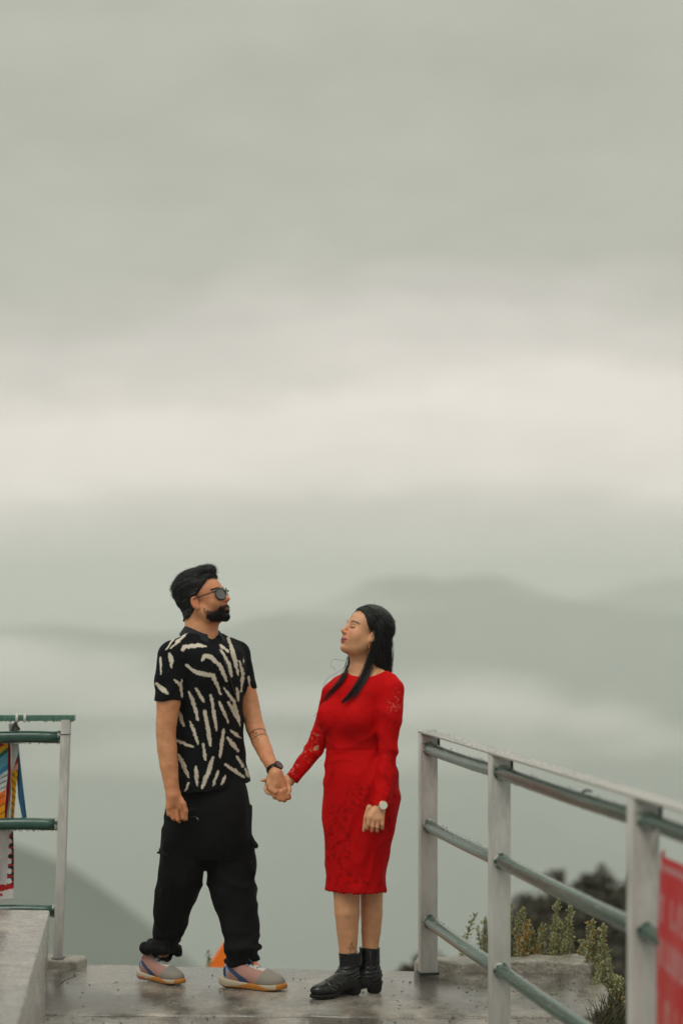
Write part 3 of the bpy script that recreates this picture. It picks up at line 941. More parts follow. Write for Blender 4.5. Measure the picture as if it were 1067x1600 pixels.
def weed(tip_px, D, base_z, nst, spread, label, seed, hue=0.0, dens=1.0, lean=0.0, group='weeds behind the concrete kerb'):
    rs = np.random.RandomState(seed)
    tip = P(*tip_px, D)
    base = np.array([tip[0] - lean, D + 0.02, base_z])
    t = thing('weed_plant', label, 'plant', tuple(base), group)
    pos, dirs, cols, L_ = [], [], [], []
    sm = MB()
    for i in range(nst):
        f = 1 - 0.35 * rs.rand() if i else 1.0
        off = rs.normal(size=2) * spread * (0 if i == 0 else 1)
        tp = base + (tip - base) * f + np.array([off[0], off[1] * 0.8, 0])
        b0 = base + np.array([rs.normal() * 0.02, rs.normal() * 0.02, 0])
        bend = rs.normal(size=3) * 0.03
        k = np.linspace(0, 1, 14)[:, None]
        q = b0 + (tp - b0) * k + np.sin(k * np.pi) * bend
        sm.tube(q - base, np.linspace(0.004, 0.0012, 14), 5)
        ln = np.linalg.norm(tp - b0)
        n = int(620 * ln * dens)
        kk = rs.rand(n) ** 0.8 * 0.85 + 0.15
        c = np.stack([np.interp(kk, k[:, 0], q[:, j]) for j in range(3)], 1)
        tuft = (1.08 - kk) * 0.050 + 0.009
        lobes = 0.55 + 0.45 * np.sin(kk * ln * 150 + rs.rand() * 6)
        dd = rand_dirs(rs, n); dd[:, 2] = np.abs(dd[:, 2]) * 0.9 + 0.35
        dd /= np.linalg.norm(dd, axis=1, keepdims=True)
        pos.append(c + dd * (tuft * lobes * rs.rand(n))[:, None]); dirs.append(dd)
        L_.append(0.012 + 0.017 * rs.rand(n) * (1.15 - kk))
        g = rs.rand(n)[:, None]
        yel = (rs.rand(n) < hue)[:, None]
        cc = np.array([0.24, 0.25, 0.115]) * (1 - g) + np.array([0.50, 0.50, 0.29]) * g
        cc = np.where(yel, np.array([0.45, 0.22, 0.04]), cc)
        cols.append(cc)
    pos, dirs, cols, L_ = np.concatenate(pos), np.concatenate(dirs), np.concatenate(cols), np.concatenate(L_)
    sm.build('stem', M_STEM, t, True)
    me = leaf_mesh(pos - base, dirs, rand_dirs(rs, len(pos)), L_, L_ * 0.24)
    set_col(me, np.repeat(cols, 4, 0))
    o = link('leaves', me, M_LEAF, t)


W_ = [((743, 1428), 10.66, 3, 0.02, 'thin sprig of sage-green weed left of the middle railing post', 0, 0.7),
      ((758, 1432), 10.70, 2, 0.015, 'short bare sprig touching the middle post on its left', 0.02, 0.6),
      ((797, 1412), 10.68, 4, 0.025, 'tall grey-green weed just right of the middle post', 0.02, 1.0),
      ((816, 1420), 10.62, 4, 0.025, 'grey-green weed second right of the middle post', 0.03, 1.0),
      ((826, 1440), 10.58, 4, 0.03, 'weed with orange withered leaves behind the kerb', 0.45, 1.0),
      ((848, 1446), 10.62, 6, 0.04, 'yellowish bushy weed at the middle of the kerb', 0.12, 1.2),
      ((862, 1450), 10.66, 5, 0.035, 'low leafy weed beside the tallest sprigs', 0.05, 1.2),
      ((873, 1404), 10.66, 4, 0.02, 'tallest weed sprig with pale feathery tip', 0.0, 1.1),
      ((890, 1416), 10.60, 5, 0.03, 'full pale green weed near the kerb end', 0.0, 1.2)]
for i, (tip, D, n, sp, lb, hue, dn) in enumerate(W_):
    weed(tip, D, -0.42, n + 3, sp * 1.5, lb, 40 + i, hue, dn)
W2 = [((926, 1438), 10.35, 4, 0.02, 'yellow-tipped weed leaning at the broken corner of the landing', 0.12, 0.03),
      ((942, 1446), 10.30, 4, 0.02, 'slender weed rising right of the broken corner', 0.06, 0.02),
      ((950, 1500), 10.10, 7, 0.04, 'dense green weed hugging the broken landing edge', 0.0, 0.0),
      ((965, 1530), 9.90, 7, 0.045, 'bushy green weed below the landing edge', 0.03, 0.0),
      ((972, 1560), 9.60, 7, 0.045, 'weed with orange leaves low beside the third post', 0.30, 0.0),
      ((955, 1572), 9.40, 6, 0.04, 'dark green weed at the foot of the landing edge', 0.1, 0.0),
      ((326, 1487), 11.6, 3, 0.02, 'small blurred sprig in front of the orange tent', 0.0, 0.0)]
for i, (tip, D, n, sp, lb, hue, ln) in enumerate(W2):
    weed(tip, D, -0.42 if D < 11 else -1.0, n, sp, lb, 80 + i, hue, 1.3, ln, 'weeds along the landing edge')


def grass_fringe():
    rs = np.random.RandomState(2)
    n = 1500
    y = rs.uniform(9.05, 9.75, n)
    xe = np.interp(y, [9.0, 9.27, 9.42, 9.68, 9.95], [0.965, 0.97, 1.02, 1.085, 1.11])
    pos = np.stack([xe + rs.uniform(-0.01, 0.10, n), y, rs.uniform(-0.22, -0.01, n)], 1)
    d = rand_dirs(rs, n) * 0.5 + np.array([0.1, 0, 0.7]); d /= np.linalg.norm(d, axis=1, keepdims=True)
    L_ = rs.uniform(0.04, 0.12, n)
    me = leaf_mesh(pos, d, rand_dirs(rs, n), L_, np.full(n, 0.0022))
    set_col(me, np.repeat(np.array([0.035, 0.035, 0.018]) + rs.rand(n, 1) * np.array([0.05, 0.045, 0.02]), 4, 0))
    tag(link('grass', me, M_LEAF), 'dark dry grass under the broken landing edge', 'grass', kind='stuff')


grass_fringe()

M_BUSH = mat('dark_bush_leaf', (0.03, 0.03, 0.018), 0.7, 0.3, attr='Col')
M_TWIG = mat('bush_wood', (0.045, 0.035, 0.025), 0.9, 0.2)


def bush(px, py, D, rx, rz, label, seed, n=4200, tone=1.0):
    D, rx, rz = D * 1.4, rx * 1.4, rz * 1.4
    rs = np.random.RandomState(seed)
    c = P(px, py, D)
    gz = ground_z(c[0], c[1])
    base = np.array([c[0], c[1], min(gz, c[2] - rz * 0.4)])
    t = thing('bush', label, 'bush', tuple(base), 'dark bushes on the slope')
    mb = MB()
    tips = []
    for k in range(9):
        d = rand_dirs(rs, 1)[0]; d[2] = abs(d[2]) * 0.6
        tp = c + d * np.array([rx, rx, rz]) * 0.8; tips.append(tp)
        q = np.linspace(0, 1, 7)[:, None]
        pts = base + (tp - base) * q + np.sin(q * np.pi) * rs.normal(size=3) * 0.12
        mb.tube(pts - base, np.linspace(0.035, 0.008, 7), 6)
    mb.build('trunk', M_TWIG, t, True)
    # leaf clumps through the crown
    K = 60
    cl = rand_dirs(rs, K) * (0.35 + 0.65 * rs.rand(K, 1) ** 0.5) * np.array([rx, rx, rz]) + c
    sz = rs.uniform(0.10, 0.24, K) * rx * 1.3
    idx = rs.randint(0, K, n)
    dd = rand_dirs(rs, n)
    pos = cl[idx] + dd * (sz[idx] * rs.rand(n) ** 0.5)[:, None] * np.array([1, 1, 0.8])
    L_ = rs.uniform(0.05, 0.10, n)
    me = leaf_mesh(pos - base, rand_dirs(rs, n), rand_dirs(rs, n), L_, L_ * 0.3)
    g = rs.rand(n, 1) * 0.7 + 0.3 * rs.rand(K, 1)[idx]
    set_col(me, np.repeat((np.array([0.040, 0.037, 0.028]) * (1 - g) + np.array([0.105, 0.10, 0.070]) * g) * tone, 4, 0))
    link('leaves', me, M_BUSH, t)


B_ = [(900, 1432, 17.0, 0.48, 0.30, 'large dark rounded bush behind the weeds'),
      (850, 1470, 16.5, 0.40, 0.30, 'dark bush at the left end of the thicket'),
      (960, 1450, 17.5, 0.40, 0.28, 'dark bush beside the third railing post'),
      (930, 1500, 16.0, 0.40, 0.30, 'dark bush low in the middle of the thicket'),
      (985, 1530, 15.5, 0.42, 0.32, 'dark bush low behind the third post'),
      (880, 1530, 15.6, 0.40, 0.28, 'dark bush behind the kerb end'),
      (960, 1590, 14.8, 0.40, 0.30, 'lowest dark bush at the bottom of the slope'),
      (1010, 1420, 18.5, 0.36, 0.24, 'dark bush just behind the red banner'),
      (668, 1530, 15.0, 0.16, 0.13, 'small dark bush behind the end of the kerb')]
for i, b in enumerate(B_): bush(*b, seed=200 + i, n=5200 if b[3] > 0.2 else 1200)


def tent():
    D = 14.0
    apex = P(373, 1436, D)
    gz = ground_z(apex[0], D)
    base = np.array([apex[0], D, gz + 0.05])
    t = thing('tent', 'bright orange tent roof peeking up behind the walking man', 'tent', tuple(base))
    h = apex[2] - base[2]
    l = base[0] - (373 - 325) / FPX * D * (h / ((1512 - 1436) / FPX * D))
    rgt = base[0] + 0.42 * h * 0.9
    cs = [np.array([l, D - 1.0, base[2]]), np.array([rgt, D - 0.8, base[2]]), np.array([rgt, D + 1.2, base[2]]), np.array([l, D + 1.0, base[2]])]
    m = mat('orange_canvas', (0.85, 0.17, 0.004), 0.6, 0.3, var=0.1, vscale=4, bump=0.01, bscale=6)
    for i in range(4):
        a, b = cs[i], cs[(i + 1) % 4]
        n = 10
        V, Q = [], []
        for r in range(n + 1):
            f = r / n
            for s in range(n + 1):
                g = s / n
                p = apex + (a + (b - a) * g - apex) * f
                ctr = (cs[0] + cs[2]) / 2 + np.array([0, 0, 1])
                p = p + (ctr - p) * 0.05 * math.sin(f * math.pi) * math.sin(g * math.pi)
                V.append(p - base)
        for r in range(n):
            for s in range(n):
                k = r * (n + 1) + s
                Q.append([k, k + n + 1, k + n + 2, k + 1])
        link('canvas', mesh_from('canvas', V, np.array(Q)), m, t)
    MB().tube([apex - base + np.array([0, 0, -h]), apex - base + np.array([0, 0, 0.03])], 0.02, 8).build('pole', M_TWIG, t, True)


tent()

# ------------------------------------------------------------------ smooth solid modelling for the two people
def axis(a, b, h, fine=None):
    if fine is None: return np.arange(a, b + h, h).astype(np.float32)
    fa, fb, fh = fine
    parts = [np.arange(a, fa, h), np.arange(fa, fb, fh), np.arange(fb, b + h, h)]
    return np.concatenate([p for p in parts if len(p)]).astype(np.float32)


class Solid:
    def __init__(s, lo, hi, h=0.004, fine=None):
        fine = fine or (None, None, None)
        s.ax = [axis(lo[i], hi[i], h, fine[i]) for i in range(3)]
        s.h = h
        s.F = np.full([len(a) for a in s.ax], 1.0, np.float32)

    def sl(s, lo, hi, pad):
        r = []
        for i in range(3):
            a = max(0, int(np.searchsorted(s.ax[i], lo[i] - pad)) - 1); b = min(len(s.ax[i]), int(np.searchsorted(s.ax[i], hi[i] + pad)) + 1)
            r.append(slice(a, max(b, a)))
        return tuple(r)

    def grid(s, sl):
        return s.ax[0][sl[0]][:, None, None], s.ax[1][sl[1]][None, :, None], s.ax[2][sl[2]][None, None, :]

    def op(s, prim, k=0.0, mode='add'):
        fn, lo, hi = prim
        sl = s.sl(lo, hi, k + 4 * s.h)
        if 0 in [q.stop - q.start for q in sl]: return s
        d = np.asarray(fn(*s.grid(sl)), np.float32)
        A = s.F[sl]
        d = np.broadcast_to(d, A.shape)
        if mode == 'add':
            if k > 0:
                t = np.clip(0.5 + 0.5 * (d - A) / k, 0, 1)
                s.F[sl] = d * (1 - t) + A * t - k * t * (1 - t)
            else: s.F[sl] = np.minimum(A, d)
        elif mode == 'sub':
            d = -d
            if k > 0:
                t = np.clip(0.5 - 0.5 * (d - A) / k, 0, 1)
                s.F[sl] = d * (1 - t) + A * t + k * t * (1 - t)
            else: s.F[sl] = np.maximum(A, d)
        return s

    def cut(s, fn, lo=None, hi=None, k=0.0):
        """keep only where fn < 0"""
        sl = s.sl(lo, hi, 0) if lo is not None else (slice(None),) * 3
        d = np.broadcast_to(np.asarray(fn(*s.grid(sl)), np.float32), s.F[sl].shape)
        A = s.F[sl]
        if k > 0:
            t = np.clip(0.5 - 0.5 * (d - A) / k, 0, 1)
            s.F[sl] = d * (1 - t) + A * t + k * t * (1 - t)
        else: s.F[sl] = np.maximum(A, d)
        return s

    def ripple(s, fn, band=0.03):
        """push the surface in or out: fn(x, y, z) metres, only near the surface"""
        i, j, k = np.nonzero(np.abs(s.F) < band)
        s.F[i, j, k] -= fn(s.ax[0][i], s.ax[1][j], s.ax[2][k]).astype(np.float32)
        return s

    def mesh(s, name):
        F = s.F
        ins = F < 0
        c = np.zeros([n - 1 for n in F.shape], np.uint8)
        S = [(i, j, k) for i in (0, 1) for j in (0, 1) for k in (0, 1)]
        sh = F.shape
        view = lambda A, o: A[o[0]:sh[0] - 1 + o[0], o[1]:sh[1] - 1 + o[1], o[2]:sh[2] - 1 + o[2]]
        for o in S: c += view(ins, o)
        ci, cj, ck = np.nonzero((c > 0) & (c < 8))
        n = len(ci)
        idx = np.full(c.shape, -1, np.int32); idx[ci, cj, ck] = np.arange(n)
        val = {o: F[ci + o[0], cj + o[1], ck + o[2]] for o in S}
        pos = {0: lambda i: s.ax[0][i], 1: lambda i: s.ax[1][i], 2: lambda i: s.ax[2][i]}
        acc = np.zeros((n, 3), np.float64); cnt = np.zeros(n)
        for a in range(3):
            others = [q for q in range(3) if q != a]
            for p in (0, 1):
                for q in (0, 1):
                    o0 = [0, 0, 0]; o0[others[0]] = p; o0[others[1]] = q
                    o1 = list(o0); o1[a] = 1
                    v0, v1 = val[tuple(o0)], val[tuple(o1)]
                    m = (v0 < 0) != (v1 < 0)
                    t = np.where(m, v0 / np.where(m, v0 - v1, 1), 0)
                    base = [ci, cj, ck]
                    for ax_ in range(3):
                        x0 = pos[ax_](base[ax_] + o0[ax_])
                        if ax_ == a:
                            x1 = pos[ax_](base[ax_] + 1); x0 = x0 + (x1 - x0) * t
                        acc[:, ax_] += np.where(m, x0, 0)
                    cnt += m
        V = acc / cnt[:, None]
        Q = []
        for a in range(3):
            b, d = (a + 1) % 3, (a + 2) % 3
            A0 = [slice(None)] * 3; A1 = [slice(None)] * 3
            A0[a] = slice(0, sh[a] - 1); A1[a] = slice(1, sh[a])
            for x in (b, d): A0[x] = slice(1, sh[x] - 1); A1[x] = slice(1, sh[x] - 1)
            p, q = ins[tuple(A0)], ins[tuple(A1)]
            e = np.nonzero(p != q)
            flip = p[e]
            ii = [None] * 3
            ii[a] = e[a]; ii[b] = e[b] + 1; ii[d] = e[d] + 1
            def cell(db, dd):
                w = [None] * 3; w[a] = ii[a]; w[b] = ii[b] + db; w[d] = ii[d] + dd
                return idx[w[0], w[1], w[2]]
            qd = np.stack([cell(-1, -1), cell(0, -1), cell(0, 0), cell(-1, 0)], 1)
            qd[~flip] = qd[~flip][:, ::-1]
            Q.append(qd)
        Q = np.concatenate(Q)
        Q = Q[(Q >= 0).all(1)]
        return V, Q


def smooth_verts(V, Q, it=2, lam=0.5):
    n = len(V)
    e = np.concatenate([Q[:, [0, 1]], Q[:, [1, 2]], Q[:, [2, 3]], Q[:, [3, 0]]])
    a = np.concatenate([e[:, 0], e[:, 1]]); b = np.concatenate([e[:, 1], e[:, 0]])
    deg = np.bincount(a, minlength=n).astype(float)
    for _ in range(it):
        m = np.stack([np.bincount(a, V[b, k], n) for k in range(3)], 1) / np.maximum(deg, 1)[:, None]
        V = V + lam * (m - V)
    return V


def vnormals(V, Q):
    d1, d2 = V[Q[:, 2]] - V[Q[:, 0]], V[Q[:, 3]] - V[Q[:, 1]]
    fn = np.cross(d1, d2)
    N = np.stack([sum(np.bincount(Q[:, c], fn[:, k], len(V)) for c in range(4)) for k in range(3)], 1)
    return N / (np.linalg.norm(N, axis=1, keepdims=True) + 1e-12)


def cone(a, b, ra, rb):
    a, b = np.asarray(a, float), np.asarray(b, float)
    ab = b - a; L2 = float(ab @ ab) + 1e-12
    def fn(X, Y, Z):
        t = np.clip(((X - a[0]) * ab[0] + (Y - a[1]) * ab[1] + (Z - a[2]) * ab[2]) / L2, 0, 1)
        return np.sqrt((X - a[0] - t * ab[0]) ** 2 + (Y - a[1] - t * ab[1]) ** 2 + (Z - a[2] - t * ab[2]) ** 2) - (ra + (rb - ra) * t)
    r = max(ra, rb)
    return fn, np.minimum(a, b) - r, np.maximum(a, b) + r


def ball(c, r, R=None):
    """ellipsoid with radii r; columns of R are its axes"""
    c = np.asarray(c, float); r = np.broadcast_to(np.asarray(r, float), (3,))
    R = np.eye(3) if R is None else np.asarray(R, float)
    def fn(X, Y, Z):
        x, y, z = X - c[0], Y - c[1], Z - c[2]
        u = [(x * R[0, i] + y * R[1, i] + z * R[2, i]) for i in range(3)]
        k0 = np.sqrt(sum((u[i] / r[i]) ** 2 for i in range(3)))
        k1 = np.sqrt(sum((u[i] / r[i] ** 2) ** 2 for i in range(3)))
        return k0 * (k0 - 1) / np.maximum(k1, 1e-6)
    m = max(r)
    return fn, c - m, c + m


def curve(xs, ys):
    xs, ys = np.asarray(xs, float), np.asarray(ys, float)
    if xs[0] > xs[-1]: xs, ys = xs[::-1], ys[::-1]
    m = np.gradient(ys, xs)
    X, Y_ = [], []
    for i in range(len(xs) - 1):
        t = np.linspace(0, 1, 12, endpoint=False); h = xs[i + 1] - xs[i]
        Y_.append((2 * t ** 3 - 3 * t ** 2 + 1) * ys[i] + (t ** 3 - 2 * t ** 2 + t) * h * m[i] + (-2 * t ** 3 + 3 * t ** 2) * ys[i + 1] + (t ** 3 - t ** 2) * h * m[i + 1])
        X.append(xs[i] + t * h)
    X = np.append(np.concatenate(X), xs[-1]); Y_ = np.append(np.concatenate(Y_), ys[-1])
    return lambda v: np.interp(v, X, Y_)


def loft(zk, cx, cy, rx, ry, ang=0.0, p=2.0):
    """solid of stacked (super)ellipses along z"""
    fcx, fcy, frx, fry = curve(zk, cx), curve(zk, cy), curve(zk, rx), curve(zk, ry)
    ca, sa = math.cos(ang), math.sin(ang)
    z0, z1 = min(zk), max(zk)
    def fn(X, Y, Z):
        x, y = X - fcx(Z), Y - fcy(Z)
        a, b = frx(Z), fry(Z)
        u, v = (x * ca + y * sa) / a, (-x * sa + y * ca) / b
        rho = (np.abs(u) ** p + np.abs(v) ** p) ** (1 / p)
        return np.maximum((rho - 1) * np.minimum(a, b), np.maximum(z0 - Z, Z - z1))
    m = max(max(rx), max(ry))
    return fn, np.array([min(cx) - m, min(cy) - m, z0]), np.array([max(cx) + m, max(cy) + m, z1])


def local(prim, R, t, s=1.0):
    """a primitive given in a local frame (columns of R are the local axes)"""
    fn, lo, hi = prim
    R = np.asarray(R, float); t = np.asarray(t, float)
    cs = np.array([[x, y, z] for x in (lo[0], hi[0]) for y in (lo[1], hi[1]) for z in (lo[2], hi[2])]) * s @ R.T + t
    def g(X, Y, Z):
        x, y, z = X - t[0], Y - t[1], Z - t[2]
        u = [(x * R[0, i] + y * R[1, i] + z * R[2, i]) / s for i in range(3)]
        return fn(*u) * s
    return g, cs.min(0), cs.max(0)


def clip(prim, p, d):
    """cut a primitive square at point p, dropping what lies on the d side"""
    fn, lo, hi = prim
    p = np.asarray(p, float); d = np.asarray(d, float) / np.linalg.norm(d)
    return (lambda X, Y, Z: np.maximum(fn(X, Y, Z), (X - p[0]) * d[0] + (Y - p[1]) * d[1] + (Z - p[2]) * d[2])), lo, hi


def union(prims, k):
    """several primitives as one"""
    def fn(X, Y, Z):
        A = prims[0][0](X, Y, Z)
        for q in prims[1:]:
            d = q[0](X, Y, Z); t = np.clip(0.5 + 0.5 * (d - A) / k, 0, 1)
            A = d * (1 - t) + A * t - k * t * (1 - t)
        return A
    return fn, np.min([q[1] for q in prims], 0), np.max([q[2] for q in prims], 0)


def limb(pts, rad, k=0.003):
    return union([cone(pts[i], pts[i + 1], rad[i], rad[i + 1]) for i in range(len(pts) - 1)], k)


def grow(prim, d):
    fn, lo, hi = prim
    return (lambda X, Y, Z: fn(X, Y, Z) - d), lo - max(d, 0), hi + max(d, 0)


def chain(S, pts, rad, k=0.006):
    for i in range(len(pts) - 1): S.op(cone(pts[i], pts[i + 1], rad[i], rad[i + 1]), k if i or k else k)
    return S


FIN = {}


def finish(name, S_or_VQ, mat_, parent, base, colf=None, it=1):
    V, Q = S_or_VQ.mesh(name) if isinstance(S_or_VQ, Solid) else S_or_VQ
    if it: V = smooth_verts(V, Q, it)
    FIN[name] = (V, vnormals(V, Q))
    me = mesh_from(name, V - base, Q)
    if colf is not None: set_col(me, colf(V, vnormals(V, Q)))
    return link(name, me, mat_, parent)


def fuzz(V, dirs, ln, rad, rs):
    """thin tapered hairs, one per position"""
    n = len(V)
    a = np.cross(dirs, rs.normal(size=(n, 3))); a /= np.linalg.norm(a, axis=1, keepdims=True) + 1e-9
    b = np.cross(dirs, a)
    ln = np.broadcast_to(ln, (n,))[:, None]; r = np.broadcast_to(rad, (n,))[:, None]
    ring = [V + r * (a * math.cos(k * 2.0944) + b * math.sin(k * 2.0944)) for k in range(3)]
    mid = V + dirs * ln * 0.55
    ring2 = [mid + 0.75 * r * (a * math.cos(k * 2.0944) + b * math.sin(k * 2.0944)) for k in range(3)]
    tip = V + dirs * ln - np.array([0, 0, 0.04]) * ln
    P_ = np.stack(ring + ring2 + [tip], 1).reshape(-1, 3)
    k = np.arange(n)[:, None] * 7
    Q = np.concatenate([k + np.array([i, (i + 1) % 3, 3 + (i + 1) % 3, 3 + i]) for i in range(3)])
    T = np.concatenate([k + np.array([3 + i, 3 + (i + 1) % 3, 6]) for i in range(3)])
    return P_, Q, T


def fuzz_object(name, V, dirs, ln, rad, rs, m, parent, base):
    P_, Q, T = fuzz(V, dirs, ln, rad, rs)
    o = link(name, mesh_from(name, P_ - base, [Q, T], True), m, parent)
    o['kind'] = 'stuff'
    return o


def head_frame(yaw, pitch, roll=0.0):
    """columns: head's left, forward, up. yaw 0 looks at the camera, + looks to image right; pitch + looks up"""
    f0 = np.array([math.sin(yaw), -math.cos(yaw), 0.0])
    left = np.array([math.cos(yaw), math.sin(yaw), 0.0])
    f = f0 * math.cos(pitch) + np.array([0, 0, math.sin(pitch)])
    u = np.array([0, 0, math.cos(pitch)]) - f0 * math.sin(pitch)
    l2 = left * math.cos(roll) + u * math.sin(roll); u2 = u * math.cos(roll) - left * math.sin(roll)
    return np.stack([l2, f, u2], 1)


def add_head(S, R, t, s=1.0, male=True):
    """face and skull in the head frame, metres for a 0.23 m head; x left, y forward, z up, eyes at z=0"""
    A = lambda prim, k=0.012, mode='add': S.op(local(prim, R, t, s), k * s, mode)
    A(ball((0, -0.020, 0.040), (0.074, 0.094, 0.078)), 0)
    A(ball((0, 0.030, 0.022), (0.066, 0.060, 0.062)), 0.02)
    A(ball((0, 0.028, -0.038), (0.058, 0.056, 0.066)), 0.03)
    if not male:
        for sx in (-1, 1): A(ball((sx * 0.040, 0.022, -0.058), (0.024, 0.034, 0.034)), 0.035)
    if not male: A(ball((0, 0.030, -0.095), (0.034, 0.036, 0.018)), 0.03)            # soft underside of the chin
    jw = 0.050 if male else 0.045
    A(ball((0, 0.030, -0.080), (jw, 0.046, 0.030)), 0.025)
    for sx in (-1, 1):
        A(cone((sx * 0.056, -0.004, -0.045), (sx * (0.044 if male else 0.036), 0.030, -0.086), 0.014, 0.016), 0.03)
        A(ball((sx * (0.040 if male else 0.037), 0.058, -0.030 if male else -0.036), (0.022, 0.022, 0.024) if male else (0.027, 0.024, 0.030)), 0.024)           # cheeks
    A(ball((0, 0.068, -0.100), (0.022 if male else 0.017, 0.019, 0.016)), 0.022)     # chin
    A(ball((0, 0.074, -0.060), (0.026, 0.018, 0.024)), 0.02)                         # muzzle
    A(cone((-0.030, 0.076, 0.017), (0.030, 0.076, 0.017), 0.011 if male else 0.008, 0.011 if male else 0.008), 0.016)   # brow
    for sx in (-1, 1):
        A(ball((sx * 0.032, 0.096, -0.003), (0.018, 0.013, 0.011)), 0.014, 'sub')    # eye sockets
        A(ball((sx * 0.031, 0.0715, -0.002), (0.0145, 0.0140, 0.0115)), 0.004)       # lids over the eyes
    A(cone((0, 0.082, 0.012), (0, 0.103, -0.030), 0.0070, 0.0095), 0.010)            # nose
    A(ball((0, 0.104, -0.033), (0.0098, 0.0105, 0.0085)), 0.006)
    for sx in (-1, 1): A(ball((sx * 0.0115, 0.093, -0.037), (0.0075, 0.0105, 0.0068)), 0.006)
    for sx in (-1, 1): A(ball((sx * 0.006, 0.100, -0.0445), (0.0035, 0.005, 0.003)), 0.003, 'sub')
    lw = 0.021 if male else 0.026
    A(ball((0, 0.0855 if male else 0.0835, -0.0645), (lw, 0.0078, 0.0050)), 0.007)   # lips
    A(ball((0, 0.0845 if male else 0.0825, -0.0745), (lw * 0.9, 0.0080, 0.0060)), 0.007)
    A(ball((0, 0.1000, -0.0695), (0.024, 0.012, 0.0013)), 0.002, 'sub')
    A(ball((0, 0.090, -0.0865), (0.018, 0.010, 0.006)), 0.008, 'sub')
    for sx in (-1, 1):                                                              # ears
        Re = head_frame(0, 0)
        E = np.array([[math.cos(0.32 * sx), -math.sin(0.32 * sx), 0], [math.sin(0.32 * sx), math.cos(0.32 * sx), 0], [0, 0, 1.0]])
        A(ball((sx * 0.0760, -0.010, -0.010), (0.0065, 0.0175, 0.0290), E), 0.006)
        A(ball((sx * 0.0735, -0.004, -0.034), (0.0065, 0.0090, 0.0100), E), 0.006)
        A(ball((sx * 0.0850, -0.008, -0.008), (0.0060, 0.0095, 0.0170), E), 0.004, 'sub')


def to_local(V, R, t, s=1.0):
    return (V - t) @ R / s


# ------------------------------------------------------------------ the man
MD = 9.98
MPX = MD / FPX                      # metres per photo pixel in his plane


def mp(px, py, dd=0.0):
    """joint at photo pixel, dd metres nearer (-) or farther (+) than his middle"""
    return P(px, py, MD + dd)


SKIN = (0.66, 0.305, 0.152)
M_SKIN_M = mat('skin', SKIN, 0.46, 0.45, attr='Col', var=0.12, vscale=28, bump=0.0007, bscale=260, sss=0.10, rvar=0.1, rscale=60)
M_HAIR = mat('black_hair', (0.0065, 0.0065, 0.007), 0.48, 0.28, var=0.3, vscale=40, bump=0.0015, bscale=150)


M_STRAND = mat('hair_painted_sheen', (0.020, 0.020, 0.022), 0.34, 0.5)  # black hair with base colour lightened to paint in grey highlights, plus more gloss


